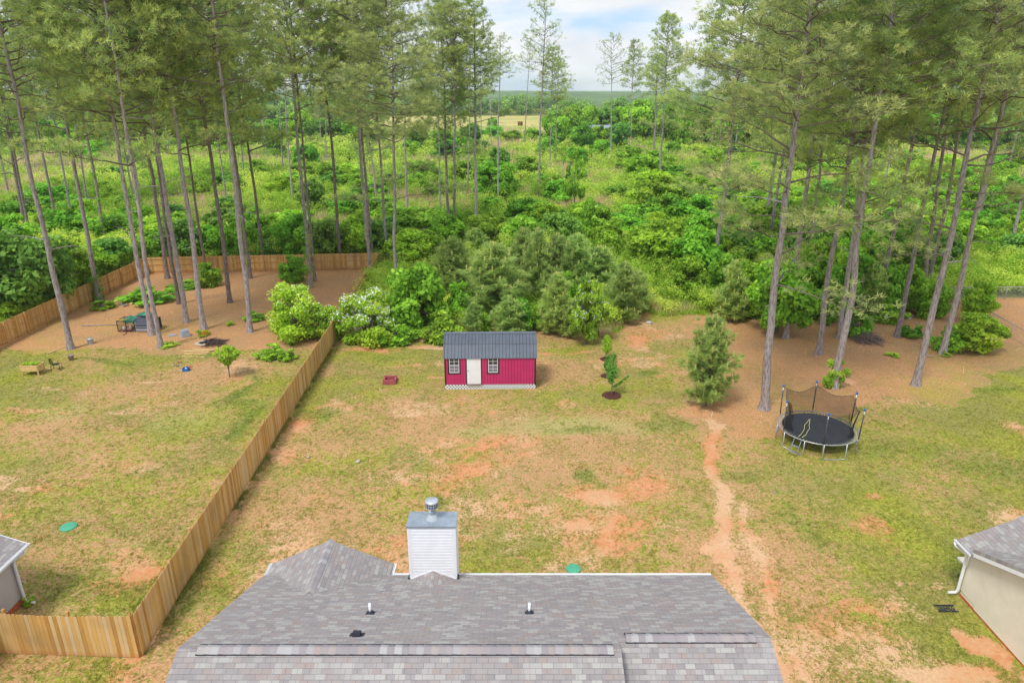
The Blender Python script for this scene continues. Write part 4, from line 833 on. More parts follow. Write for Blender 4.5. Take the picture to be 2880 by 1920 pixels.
def far_wood():
    rs = np.random.RandomState(13); cen = []; rad = []; tn = []
    def crownc(x, y, R, H, t):
        for j in range(9):
            u = unit(rs.normal(size=3)); cen.append([x+u[0]*R*.6, y+u[1]*R*.6, H-R*.9+u[2]*R*.5]); rad.append(R*rs.uniform(.4, .62)); tn.append(t+rs.uniform(-.08, .08))
        for j in range(3): cen.append([x+rs.normal()*R*.4, y+rs.normal()*R*.4, (H-R)*.5]); rad.append(R*.6); tn.append(t-.15)
    for i in range(230):
        x = rs.uniform(-560, 620); y = 678+rs.uniform(0, 1)**1.5*70
        if x > 30 or x < -116: y = rs.uniform(400, 700)
        crownc(x, y, rs.uniform(5, 8), rs.uniform(13, 20)*(.9 if x < 30 else .85), rs.uniform(.15, .75))
    for i in range(150):
        x = rs.uniform(28, 480); y = rs.uniform(330, 480)
        if x > .8*y+10: continue
        crownc(x, y, rs.uniform(4, 7), rs.uniform(9, 15), rs.uniform(.2, .8))
    for i in range(240):
        y = rs.uniform(760, 1400); x = rs.uniform(-.8, .8)*y; crownc(x, y, rs.uniform(7, 12), rs.uniform(12, 20), rs.uniform(.1, .7))
    V, F, T = leaves(rs, np.array(cen), np.array(rad), 72, 1.7, tint=np.array(tn), shell=.5, tvar=.12, flat=.85, aspect=.8)
    tag(link('far_wood', mesh_np('far_wood', V, F, M['leaf_far'], T)), 'distant mass of mixed green woodland beyond the hay field', 'wood', kind='stuff')
far_wood()
# small field shrub, far bale
plant(1386,372,325,30,'mid','lone grey green tree at the near edge of the hay field',i=0,name='broadleaf_tree',cat='tree')
# ------------------------------------------------------------------ materials of built things
def shingle_mat(name, tint=(1,1,1)):
    t = NT(name); b = t.bsdf(0.92, 0.15); g = t.n('ShaderNodeNewGeometry'); sn = t.n('ShaderNodeSeparateXYZ'); t.l(g.outputs['True Normal'], sn.inputs[0])
    sw = t.math('GREATER_THAN', t.math('ABSOLUTE', sn.outputs[0]), t.math('ABSOLUTE', sn.outputs[1]))
    so = t.n('ShaderNodeSeparateXYZ'); t.l(t.obj(), so.inputs[0]); x, y = so.outputs[0], so.outputs[1]
    d = t.math('SUBTRACT', y, x); u = t.math('MULTIPLY_ADD', sw, d, x); v = t.math('MULTIPLY', t.math('MULTIPLY_ADD', sw, t.math('MULTIPLY', d, -1.0), y), 1.077/0.143)
    row = t.math('FLOOR', v); fv = t.math('FRACT', v)
    wr = t.n('ShaderNodeTexWhiteNoise', noise_dimensions='1D'); t.l(row, wr.inputs['W'])
    us = t.math('ADD', t.math('DIVIDE', u, 0.305), t.math('MULTIPLY', t.math('MODULO', t.math('ABSOLUTE', row), 2.0), 0.5)); us = t.math('MULTIPLY_ADD', wr.outputs[0], 0.08, us)
    fu = t.math('FRACT', us)
    line = t.math('MAXIMUM', t.math('LESS_THAN', fu, 0.035), t.math('GREATER_THAN', fv, 0.93))
    cb = t.n('ShaderNodeCombineXYZ'); t.l(t.math('FLOOR', t.math('MULTIPLY_ADD', wr.outputs[0], 9.0, t.math('MULTIPLY', u, 3.9))), cb.inputs[0]); t.l(row, cb.inputs[1])
    wn_ = t.n('ShaderNodeTexWhiteNoise', noise_dimensions='2D'); t.l(cb.outputs[0], wn_.inputs['Vector'])
    T = lambda c: tuple(a*q for a, q in zip(c[:3], tint))+(1,)
    col = t.ramp(wn_.outputs[0], [(0.0, T(srgb(150,145,148))), (0.35, T(srgb(160,156,158))), (0.58, T(srgb(163,151,148))), (0.64, T(srgb(166,162,164))), (0.82, T(srgb(180,179,177))), (1.0, T(srgb(158,153,156)))])
    gr = t.noise(t.obj(), 90, 2); col = t.mix(t.math('MULTIPLY', t.math('SUBTRACT', gr, 0.35, clamp=True), 0.6), col, (0.14,0.13,0.13,1))
    lg = t.noise(t.obj(), 0.5, 3); col = t.mix(t.math('MULTIPLY', t.math('SUBTRACT', lg, 0.5, clamp=True), 0.8), col, (0.24,0.22,0.21,1))
    col = t.mix(t.math('MULTIPLY', line, 0.52), col, (0.075,0.07,0.075,1))
    t.l(col, b.inputs['Base Color']); t.bump(t.math('SUBTRACT', gr, line), b, 0.5, 0.008); return t.m
M['shingle'] = shingle_mat('asphalt_shingles', (1.02, 0.99, 0.95))
def wood_mat(name, cols, step=0.146, knots=True):
    t = NT(name); b = t.bsdf(0.8, 0.15); so = t.n('ShaderNodeSeparateXYZ'); t.l(t.obj(), so.inputs[0])
    w = t.n('ShaderNodeTexWhiteNoise', noise_dimensions='1D'); t.l(t.math('FLOOR', t.math('DIVIDE', so.outputs[0], step)), w.inputs['W'])
    mp_ = t.n('ShaderNodeMapping'); mp_.inputs['Scale'].default_value = (14, 14, 1.3); t.l(t.obj(), mp_.inputs[0])
    gr = t.noise(mp_.outputs[0], 1.5, 5, 0.65); f = t.math('ADD', t.math('MULTIPLY', w.outputs[0], 0.62), t.math('MULTIPLY', gr, 0.5))
    col = t.ramp(f, cols); 
    big = t.noise(t.obj(), 0.45, 4); col = t.mix(t.math('MULTIPLY', t.math('SUBTRACT', big, 0.45, clamp=True), 2.0), col, (0.36,0.24,0.12,1))
    base = t.math('SUBTRACT', 1.0, t.math('DIVIDE', so.outputs[2], 0.25, clamp=True)); col = t.mix(t.math('MULTIPLY', base, 0.45), col, srgb(178,104,60))
    t.l(col, b.inputs['Base Color']); t.bump(gr, b, 0.3, 0.01); return t.m
M['fence'] = wood_mat('treated_pine_pickets', [(0.15, srgb(176,128,66)), (0.45, srgb(212,164,94)), (0.70, srgb(224,184,124)), (0.95, srgb(214,194,164))])
M['rail'] = wood_mat('treated_pine_rails', [(0.2, srgb(190,142,78)), (0.8, srgb(216,172,110))], 2.4)
M['lumber'] = plain('pale_lumber', srgb(226,190,132)[:3], 0.75, 0.2, 0, 0.18, 5)
M['white'] = plain('white_vinyl', (0.86,0.87,0.89), 0.45, 0.4, 0, 0.04, 3)
M['beige'] = plain('beige_vinyl', srgb(236,226,206)[:3], 0.6, 0.3, 0, 0.05, 1.5)
M['greyvinyl'] = plain('grey_beige_vinyl', srgb(196,186,184)[:3], 0.6, 0.3, 0, 0.05, 1.5)
M['brick_red'] = plain('red_clay_foundation', srgb(196,112,70)[:3], 0.9, 0.2, 0, 0.2, 8)
M['zinc'] = plain('galvanised_steel', (0.36,0.42,0.48), 0.42, 0.5, 0.35, 0.14, 4)
M['zinc_lite'] = plain('bright_galvanised_pipe', (0.62,0.66,0.70), 0.38, 0.5, 0.5, 0.12, 5)
M['black'] = plain('black_plastic', (0.035,0.038,0.055), 0.6, 0.3, 0, 0.2, 8)
M['blackmetal'] = plain('black_painted_metal', (0.03,0.03,0.035), 0.5, 0.4, 0.2, 0.2, 8)
M['glass'] = plain('dark_window_glass', (0.055,0.055,0.065), 0.18, 0.6, 0, 0.3, 2)
M['screen'] = plain('grey_window_screen', (0.21,0.21,0.24), 0.7, 0.2, 0, 0.1, 5)
M['magenta'] = plain('magenta_painted_siding', (0.56,0.035,0.15), 0.55, 0.35, 0, 0.08, 1.2)
M['magenta_shade'] = plain('magenta_groove_shade', (0.30,0.018,0.07), 0.6, 0.2); M['trimdark'] = plain('dark_brown_trim', (0.035,0.028,0.030), 0.6, 0.3, 0, 0.2, 4)  # darker magenta backing: shade of the siding grooves put into the colour
M['steelroof'] = plain('charcoal_blue_metal_roof', (0.165,0.190,0.225), 0.30, 0.5, 0.4, 0.10, 1.5)
M['green_lid'] = plain('green_plastic_lid', srgb(84,172,136)[:3], 0.55, 0.4, 0, 0.08, 3)
M['concrete'] = plain('pale_concrete', srgb(204,196,184)[:3], 0.9, 0.2, 0, 0.12, 3, 0.2)
M['mulch'] = plain('dark_mulch', srgb(98,64,58)[:3], 0.95, 0.1, 0, 0.4, 30, 0.8)
M['hay'] = plain('hay', srgb(186,166,112)[:3], 0.95, 0.1, 0, 0.25, 22, 0.6)
M['paver'] = plain('rose_red_blocks', srgb(176,92,98)[:3], 0.9, 0.2, 0, 0.18, 5, 0.3)
M['grey'] = plain('grey_plastic', srgb(158,164,176)[:3], 0.55, 0.4, 0, 0.08, 4)
M['greydark'] = plain('slate_grey_plastic', srgb(96,98,112)[:3], 0.6, 0.3, 0, 0.1, 4)
M['ribshade'] = plain('rib_shade_dark', (0.045,0.052,0.07), 0.5, 0.3); M['tarp'] = plain('green_tarp', srgb(52,138,112)[:3], 0.5, 0.4, 0, 0.3, 3)  # dark steel tone paints the shade beside the shed roof ribs
M['yellow'] = plain('yellow_plastic', srgb(232,214,30)[:3], 0.5, 0.4)
M['red'] = plain('red_plastic', srgb(214,40,70)[:3], 0.5, 0.4)
M['blue'] = plain('blue_plastic', srgb(30,110,190)[:3], 0.5, 0.4)
M['stone'] = plain('pale_stone', srgb(196,182,164)[:3], 0.9, 0.2, 0, 0.25, 6, 0.4)
M['char'] = plain('charred_wood', srgb(62,52,52)[:3], 0.95, 0.1, 0, 0.4, 8, 0.4)
M['charbr'] = plain('half_charred_twigs', srgb(112,96,94)[:3], 0.95, 0.1, 0, 0.4, 6); M['twig'] = plain('grey_brown_twigs', srgb(150,132,122)[:3], 0.95, 0.1, 0, 0.3, 8)
M['clay_pot'] = plain('weathered_pot', srgb(158,140,138)[:3], 0.85, 0.2, 0, 0.15, 6)
M['mat'] = plain('black_trampoline_mat', (0.040,0.043,0.052), 0.7, 0.25, 0, 0.15, 2)
M['tube'] = plain('galvanised_tube', (0.52,0.54,0.56), 0.35, 0.5, 0.6, 0.1, 6)
M['foam'] = plain('dark_foam_sleeve', (0.085,0.085,0.105), 0.8, 0.2)
M['rope'] = plain('pale_yellow_rope', srgb(232,226,150)[:3], 0.8, 0.2, 0, 0.3, 30)
M['bag'] = plain('pale_grey_bag', srgb(184,180,184)[:3], 0.5, 0.4, 0, 0.3, 9)
def netmat(name, col, den):
    t = NT(name); d = t.n('ShaderNodeBsdfDiffuse'); d.inputs[0].default_value = col; tr = t.n('ShaderNodeBsdfTransparent'); ms = t.n('ShaderNodeMixShader')
    v = t.noise(t.obj(), 2.2, 4); t.l(t.math('MULTIPLY_ADD', v, 0.25, den-0.12), ms.inputs[0]); t.l(tr.outputs[0], ms.inputs[1]); t.l(d.outputs[0], ms.inputs[2]); t.l(ms.outputs[0], t.out.inputs[0]); return t.m
M['net'] = netmat('black_safety_net', (0.03,0.03,0.03,1), 0.46); M['chain'] = netmat('chain_link_mesh', (0.45,0.47,0.47,1), 0.20)

# ------------------------------------------------------------------ houses
SL = 0.40
def laps(mb, ax, fixed, out, lo, hi, h0, h1, pitch=0.114, dep=0.014, ext=None, dutch=False):
    """horizontal lap siding; ax 'x' = wall runs along x at y=fixed facing out(+1/-1); ext(h)->(lo,hi) narrows gables"""
    n = int(round((h1-h0)/pitch)); pitch = (h1-h0)/n
    for i in range(n):
        a, b = h0+i*pitch, h0+(i+1)*pitch; (l0, r0), (l1, r1) = (ext(a), ext(b)) if ext else ((lo, hi), (lo, hi))
        q = lambda u, d, h: (u, fixed+out*d, h) if ax == 'x' else (fixed+out*d, u, h)
        if dutch:
            c = a+(b-a)*.55; mb.add([q(l0, dep, a), q(r0, dep, a), q(r1, dep, c), q(l1, dep, c), q(l0, 0.002, b), q(r0, 0.002, b), q(l0, 0, a), q(r0, 0, a)], [(0,1,2,3), (3,2,5,4), (6,7,1,0)]); continue
        mb.add([q(l0, dep, a), q(r0, dep, a), q(r1, 0.002, b), q(l1, 0.002, b), q(l0, 0, a), q(r0, 0, a)], [(0,1,2,3), (4,5,1,0)])
def gutter(mb, a, b, out, s=0.09):
    """open gutter trough from a to b, out = horizontal outward direction"""
    a = Vector(a); b = Vector(b); o = Vector(out); u = Vector((0,0,1)); prof = [(0,0),(0,-s),(.75*s,-s),(s,0),(s*.86,0),(.66*s,-s*.86),(.1*s,-s*.86),(.1*s,0)]
    n = len(prof); vs = [a+o*p[0]+u*p[1] for p in prof]+[b+o*p[0]+u*p[1] for p in prof]
    mb.add(vs, [(i, (i+1) % n, n+(i+1) % n, n+i) for i in range(n)]+[tuple(range(4)), tuple(range(n, n+4))])
def roof_main(mb, x0, x1, yr, hr, yb, yf, th=0.16):
    hb = hr-SL*(yb-yr); hf = hr-SL*(yr-yf)
    mb.prism([(yb, hb), (yr, hr), (yf, hf), (yf, hf-th), (yr, hr-th), (yb, hb-th)], x0, x1, 'x')
def ridge_vent(root, x0, x1, yr, hr, name='ridge_vent', rs=None):
    cap = MB(); w = .165; n = int((x1-x0)/.19); st = (x1-x0)/n
    for i in range(n):
        a = x0+i*st; l = .030+.006*(i % 2)
        cap.add([(a, yr-w, hr-w*SL*.95+l+.012), (a, yr, hr+l+.035), (a, yr+w, hr-w*SL*.95+l+.012), (a+st*1.06, yr-w, hr-w*SL*.95+l), (a+st*1.06, yr, hr+l+.020), (a+st*1.06, yr+w, hr-w*SL*.95+l)], [(0,3,4,1), (1,4,5,2)])
    o = cap.build('ridge_cap_shingles', M['shingle_cap'], root, fix=False); v = MB()
    for s in (-1, 1): v.box((x0+x1)/2, yr+s*(w+(.004 if s > 0 else -.012)), hr-w*SL+(.030 if s > 0 else .018), x1-x0+.04, .03, .038)
    v.build(name, M['black'], root)
def shcap(ax):
    t = NT('ridge_cap_shingle'); b = t.bsdf(.92, .15); so = t.n('ShaderNodeSeparateXYZ'); t.l(t.obj(), so.inputs[0]); w = t.n('ShaderNodeTexWhiteNoise', noise_dimensions='1D')
    t.l(t.math('FLOOR', t.math('MULTIPLY', so.outputs[ax], 5.2)), w.inputs['W']); t.l(t.ramp(w.outputs[0], [(0, srgb(150,144,146)), (.5, srgb(160,153,154)), (.6, srgb(164,151,147)), (.8, srgb(176,174,173)), (1, srgb(156,152,155))]), b.inputs['Base Color']); return t.m
M['shingle_cap'] = shcap(0); M['shingle_cap_y'] = shcap(1)
def house(dx, dy, label, wall='beige', full=True):
    r = thing('house', label, 'house', (dx, dy, 0))
    xl, xr, xm = -8.8, 7.1, 2.87
    # walls
    w = MB(); laps(w, 'y', xl+.35, -1, 13.0-5.0, 19.7, .12, 2.5); ext = lambda h: (8.3+max(0, (h-2.5)/SL), 19.98-max(0, (h-2.5)/SL))
    laps(w, 'y', xl+.35, -1, 0, 0, 2.5, 4.7, ext=ext); laps(w, 'y', xr-.30, 1, 9.9, 19.7, .3, 2.5); laps(w, 'y', xr-.30, 1, 0, 0, 2.5, 4.35, ext=lambda h: (9.9+(h-2.5)/SL, 19.9-(h-2.5)/SL))
    laps(w, 'x', 19.70, 1, -4.7, xr-.3, .3, 2.5); laps(w, 'x', 20.55, 1, xl+.35, -4.72, .3, 2.4); laps(w, 'y', xl+.35, -1, 19.7, 20.55, .3, 2.4); laps(w, 'y', -4.72, 1, 19.7, 20.55, .3, 2.4)
    laps(w, 'x', 20.55, 1, 0, 0, 2.4, 3.3, ext=lambda h: (-8.5+(h-2.4)/.46, -4.7-(h-2.4)/.46))
    w.b6(xl+.36, xr-.31, 8.4, 19.69, .05, 2.45); w.b6(xl+.36, -4.73, 19.69, 20.54, .05, 2.35)
    w.build('wall', M[wall], r, fix=False)
    f = MB(); f.b6(xl+.34, xr-.29, 8.35, 19.71, 0, .13); f.b6(xl+.34, -4.71, 19.71, 20.57, 0, .13); f.build('foundation', M['brick_red'], r)
    # roof
    m = MB(); roof_main(m, xl, xm, 14.14, 4.95, 20.0, 8.2); roof_main(m, xm+.003, xr, 14.87, 4.653, 20.003, 9.6); m.build('roof', M['shingle'], r)
    g = MB()
    for s in (-1, 1):
        xe = -6.6+s*2.23; tp = [(-6.6, 17.5, 3.41), (-6.6, 20.9, 3.41), (xe, 20.9, 2.39), (xe, 19.985, 2.39)]; bt = [(a_, b_, c_-.14) for a_, b_, c_ in tp]
        g.add(tp+bt, [(0,1,2,3), (7,6,5,4), (1,5,6,2), (2,6,7,3), (0,3,7,4)])
    g.build('wing_roof', M['shingle'], r)
    c = MB()      # ridge caps of the wing
    for i in range(15):
        y = 18.1+i*.187; c.add([(-6.6-.15, y, 3.41-.058), (-6.6, y, 3.455), (-6.6+.15, y, 3.41-.058), (-6.6-.15, y+.2, 3.41-.046), (-6.6, y+.2, 3.467), (-6.6+.15, y+.2, 3.41-.046)], [(0,1,4,3), (1,2,5,4)])
    c.build('wing_ridge_cap', M['shingle_cap_y'], r, fix=False)
    # white fascia and rake boards, soffits
    t = MB()
    for x in (xl+.018, xr-.018):
        yr, hr, yf = (14.14, 4.95, 8.2) if x < 0 else (14.87, 4.65, 9.6)
        for a, b in (((x, yr, hr-.24), (x, 20.0, hr-SL*(20.0-yr)-.24)), ((x, yr, hr-.24), (x, yf, hr-SL*(yr-yf)-.24))): t.bar(a, b, .03, .15)
    t.bar((-8.80, 20.88, 2.17), (-6.6, 20.88, 3.19), .03, .14); t.bar((-6.6, 20.882, 3.19), (-4.40, 20.882, 2.17), .03, .14)
    t.b6(-4.36, xr, 20.005, 20.03, 2.44, 2.58); t.build('fascia', M['white'], r)
    gt = MB(); gutter(gt, (-4.2, 20.03, 2.585), (-3.58, 20.03, 2.585), (0,1,0)); gutter(gt, (-1.88, 20.03, 2.585), (xr, 20.03, 2.585), (0,1,0)); gutter(gt, (-8.85, 20.0, 2.37), (-8.85, 20.95, 2.37), (-1,0,0)); gutter(gt, (-4.35, 20.1, 2.37), (-4.35, 20.95, 2.37), (1,0,0))
    gt.build('gutter', M['white'], r)
    d = MB()
    def spout(x, y, sx):
        d.tube([(x+sx*.0, y, 2.27), (x+sx*-.02, y, 2.15), (x-sx*.30, y-.30, 1.98), (x-sx*.33, y-.33, 1.8), (x-sx*.33, y-.33, .30), (x-sx*.28, y-.30, .16), (x-sx*.02, y-.24, .10)], .062, 6)
    spout(-8.90, 20.86, -1); d.build('downspout', M['white'], r)
    ridge_vent(r, xl+.55, xm-.22, 14.14, 4.95); ridge_vent(r, xm+.25, xr-.45, 14.87, 4.653)
    return r
hs = house(0, 0, 'nearest house, grey shingle roof with a white chimney, filling the bottom of the picture')
# vents on the near roof
def onroof(px, py):
    k = (py-CY)/FN; A = SP+k*CP; B = CP-k*SP; z = (CH-10.6)/(A-SL*B) if abs(A-SL*B) > 1e-6 else 20
    return Vector(((px-CX)/FN*z, z*B, CH-z*A))
for px, py in ((1041.5, 1724), (1488.5, 1723)):
    p = onroof(px, py); v = MB(); v.tube([p+Vector((0,0,-.05)), p+Vector((0,0,.36))], .040, 12); o = v.build('vent_pipe', M['white'], hs)
    v = MB(); v.lathe([(.14, -.03), (.13, .02), (.085, .05), (.06, .10), (.045, .11)], 20, p); v.box(p.x, p.y, p.z+.004, .26, .22, .012, Matrix.Rotation(-math.atan(SL), 3, 'X')); v.build('rubber_boot', M['black'], o)
p = onroof(1004, 1786); v = MB(); v.box(p.x, p.y, p.z+.06, .22, .20, .13, Matrix.Rotation(-math.atan(SL), 3, 'X')); v.box(p.x, p.y+.03, p.z+.008, .40, .22, .012, Matrix.Rotation(-math.atan(SL), 3, 'X')); v.build('box_vent', M['black'], hs, bevel=.012)
# chimney
ch = MB(); cx0, cx1, cy0, cy1, ct = -3.535, -1.935, 19.59, 20.38, 4.93
for ax, fx, out, lo, hi, hb_ in (('x', cy0, -1, cx0+.09, cx1-.09, 2.6), ('x', cy1, 1, cx0+.09, cx1-.09, .1), ('y', cx0, -1, cy0+.09, cy1-.09, .1), ('y', cx1, 1, cy0+.09, cy1-.09, .1)): laps(ch, ax, fx, out, lo, hi, hb_, ct, dep=.018, dutch=True)
ch.b6(cx0+.002, cx1-.002, cy0+.002, cy1-.002, .05, ct-.002); cho = ch.build('chimney', M['white'], hs, fix=False)
tr = MB()
for x in (cx0, cx1):
    for y in (cy0, cy1):
        sx = 1 if x == cx0 else -1; sy = 1 if y == cy0 else -1
        tr.b6(min(x-sx*.024, x+sx*.09), max(x-sx*.024, x+sx*.09), min(y-sy*.024, y-sy*.001), max(y-sy*.024, y-sy*.001), .1, ct-.003); tr.b6(min(x-sx*.024, x-sx*.001), max(x-sx*.024, x-sx*.001), min(y, y+sy*.09), max(y, y+sy*.09), .1, ct-.003)
tr.build('corner_trim', M['white'], cho)
cp = MB(); a, b, c, d, e = cx0-.045, cx1+.045, cy0-.045, cy1+.045, .012; mxx, myy = (a+b)/2, (c+d)/2; top = ct+.045
cp.b6(a, b, c, d, ct-.055, ct+.02); q = .10
cp.add([(a,c,ct+.0205),(b,c,ct+.0205),(b,d,ct+.0205),(a,d,ct+.0205),(mxx-q,myy-q,top+.02),(mxx+q,myy-q,top+.02),(mxx+q,myy+q,top+.02),(mxx-q,myy+q,top+.02)], [(0,1,5,4),(1,2,6,5),(2,3,7,6),(3,0,4,7),(4,5,6,7)])
cp.build('metal_cap', M['zinc'], cho, fix=False)
ft = MB(); F0 = (mxx, myy, ct); ft.lathe([(.225,.05),(.215,.08),(.135,.22),(.128,.24)], 28, F0); ft.build('flue_cone', M['zinc_lite'], cho, fix=False)
ft = MB(); ft.lathe([(.128,.10),(.128,.55)], 28, F0); ft.build('flue_pipe', M['zinc'], cho, fix=False)
ft = MB(); ft.lathe([(.13,.47),(.19,.50),(.222,.52),(.222,.545)], 28, F0); ft.lathe([(.222,.615),(.226,.635)], 28, F0); ft.lathe([(.222,.70),(.230,.71),(.230,.75),(.21,.77),(.02,.80),(0,.80)], 28, F0)
for k in range(16): a_ = k*math.pi/8; ft.bar((mxx+.222*math.cos(a_), myy+.222*math.sin(a_), ct+.54), (mxx+.222*math.cos(a_), myy+.222*math.sin(a_), ct+.71), .018, .006, Vector((math.cos(a_), math.sin(a_), 0)))
ft.build('spark_cap', M['zinc_lite'], cho, fix=False); ft = MB(); ft.lathe([(.205,.53),(.205,.71)], 24, F0); ft.build('cap_mesh', M['greydark'], cho, fix=False)
ft = MB(); ft.box(mxx-.06, myy-.117, ct+.40, .085, .01, .10, Matrix.Rotation(-.45, 3, 'Z')); ft.build('flue_sticker', M['white'], cho)
ck = MB(); ha = hgt(cy0-.03, 1605); pt = onroof(1215, 1652); mz = 10.6-SL*(cy0-.028)
ck.add([(cx0-.02, cy0-.028, mz+.003), (cx1+.02, cy0-.028, mz+.003), (mxx, cy0-.028, ha), (mxx, pt.y, pt.z+.004)], [(0,2,3), (1,3,2)]); ck.build('cricket', M['shingle'], cho, fix=False)
tr = MB(); tr.bar((cx0+.04, cy0-.035, mz+.02), (mxx, cy0-.035, ha+.03), .02, .035); tr.bar((mxx, cy0-.036, ha+.03), (cx1-.04, cy0-.036, mz+.02), .02, .035); tr.build('cricket_trim', M['white'], cho)
fl = MB(); 
for x in (cx0-.05, cx1+.05): fl.box(x, cy0+.06, mz+.02, .07, .22, .08)
fl.build('flashing', M['black'], cho, bevel=.01)
# neighbours
hr = house(26.15, 1.45, 'neighbouring house at the right edge with beige siding and white downspout')
sp_ = MB(); pp = P(2663, 1713); sp_.b6(pp.x-.36, pp.x+.30, pp.y-.14, pp.y+.14, .0, .03); sp_.b6(pp.x-.42, pp.x+.35, pp.y-.18, pp.y-.15, .0, .085); sp_.b6(pp.x-.42, pp.x+.35, pp.y+.15, pp.y+.18, .0, .085)
tag(sp_.build('splash_block', M['black'], bevel=.006), 'black plastic splash block under the white downspout of the right house', 'splash block')
sl = MB(); sl.b6(19.0, 23.5, 22.02, 24.3, -.05, .10); tag(sl.build('patio', M['concrete'], bevel=.01), kind='structure')
def left_house():
    r = thing('house', 'neighbouring house at the left edge with grey beige siding and grey shingle roof', 'house', (-23.4, 17, 0)); o = (-23.4, 17)
    X1, Yb = -18.72, 22.1; half = 5.2; hr = 2.40+half*SL; xc = X1-half; L = lambda x, y, z: (x-o[0], y-o[1], z)
    m = MB(); m.prism([(X1-o[0], 2.40), (xc-o[0], hr), (X1-2*half-o[0], 2.40), (X1-2*half-o[0], 2.26), (xc-o[0], hr-.14), (X1-o[0], 2.26)], 8-o[1], Yb-o[1], 'y'); m.build('roof', M['shingle'], r)
    w = MB(); xw = X1-.33-o[0]; xw2 = X1-2*half+.33-o[0]; laps(w, 'y', xw, 1, 8.2-o[1], 21.62-o[1], .3, 2.3); laps(w, 'x', 21.62-o[1], 1, xw2, xw, .3, 2.3); laps(w, 'x', 21.62-o[1], 1, 0, 0, 2.3, hr-.25, ext=lambda h: (xw2+(h-2.3)/SL, xw-(h-2.3)/SL))
    w.b6(xw2, xw-.002, 8.2-o[1], 21.618-o[1], .05, 2.3); w.build('wall', M['greyvinyl'], r, fix=False)
    f = MB(); f.b6(xw2-.01, xw+.012, 8.15-o[1], 21.632-o[1], 0, .3); f.build('foundation', M['brick_red'], r)
    g = MB(); gutter(g, L(X1+.02, 8, 2.40), L(X1+.02, Yb+.03, 2.40), (1,0,0), .12); g.build('gutter', M['white'], r)
    t = MB(); t.bar(L(X1, Yb+.015, 2.33), L(xc, Yb+.015, hr-.07), .03, .14); t.bar(L(xc, Yb+.017, hr-.07), L(X1-2*half, Yb+.017, 2.33), .03, .14); t.box(xw+.02, 21.60-o[1], 1.3, .09, .09, 2.0); t.build('fascia', M['white'], r)
    d = MB(); x, y = X1+.07-o[0], 21.85-o[1]; d.tube([(x, y, 2.30), (x, y-.03, 2.18), (x-.24, y-.30, 2.05), (x-.27, y-.33, 1.9), (x-.27, y-.33, .28), (x-.2, y-.33, .12), (x+.1, y-.33, .08)], .055, 6); d.build('downspout', M['white'], r)
left_house()
# ------------------------------------------------------------------ fences
def fence(p0, p1, side, label, ht=1.83, sag=0, name='wooden_fence', gray=None):
    p0 = Vector(p0); p1 = Vector(p1); d = p1-p0; L = d.length; a = math.atan2(d.y, d.x)
    r = thing(name, label, 'fence', (p0.x, p0.y, 0), a); pk = MB(); n = int(L/.146); rr = random.Random(int(L*100))
    for i in range(n):
        x = i*.146; sg = -sag*math.sin(math.pi*min(1, x/5.5)); h = ht+sg+rr.uniform(-.012, .012); dy = rr.uniform(-.004, .004); w = .139; y0 = side*(.045)+dy; y1 = y0+side*.018
        P_ = [(x, .02), (x+w, .02), (x+w, h-.04), (x+w-.03, h), (x+.03, h), (x, h-.04)]
        pk.prism(P_, y0, y1, 'y')
    pk.build('pickets', M['fence'], r)
    for h in (.30, 1.0, 1.62):
        b = MB(); b.b6(0, L, min(0, side*.043), max(0, side*.043), h-.045, h+.045); b.build('rail', M['rail'], r)
    k = max(1, round(L/2.44))
    for i in range(k+1):
        b = MB(); x = i*L/k; b.b6(x-.045, x+.045, min(-side*.095, -side*.002), max(-side*.095, -side*.002), -.1, ht+.03 if side < 0 or True else ht); b.build('post', M['rail'], r)
    return r
fence((FX0, FY0, 0), (FX1, FY1, 0), -1, 'long wooden privacy fence dividing the two back yards, running away from the camera')
fence((FX0-.02, FY0-.02, 0), (-24.5, 19.35, 0), 1, 'near return of the wooden privacy fence crossing in front of the left house', sag=.10)
fence((-40.35, 73.6, 0), (FX1-.05, FY1, 0), 1, 'back wooden privacy fence closing the far end of the pine yard')
fence((-39.9, 36.0, 0), (-40.35, 73.55, 0), 1, 'left wooden privacy fence of the pine yard, rails and posts facing in')
def chainlink(p0, p1, label, ht=1.22):
    p0 = Vector(p0); p1 = Vector(p1); d = p1-p0; L = d.length; r = thing('chain_link_fence', label, 'fence', (p0.x, p0.y, 0), math.atan2(d.y, d.x))
    m = MB(); m.add([(0,0,.03),(L,0,.03),(L,0,ht),(0,0,ht)], [(0,1,2,3)]); m.build('wire_mesh', M['chain'], r)
    m = MB(); m.tube([(0,0,ht),(L,0,ht)], .027, 8); m.build('top_rail', M['tube'], r)
    k = max(1, round(L/3)); 
    for i in range(k+1): m = MB(); m.tube([(i*L/k, .03, 0), (i*L/k, .03, ht+.05)], .032, 8); m.build('post', M['tube'], r)
chainlink((41.7, 63.6, 0), (60, 63.8, 0), 'chain link fence across the far side of the straw yard at the right')
chainlink((41.7, 63.5, 0), (39.6, 44, 0), 'chain link fence at the right edge coming toward the camera beside the yellow green bush')
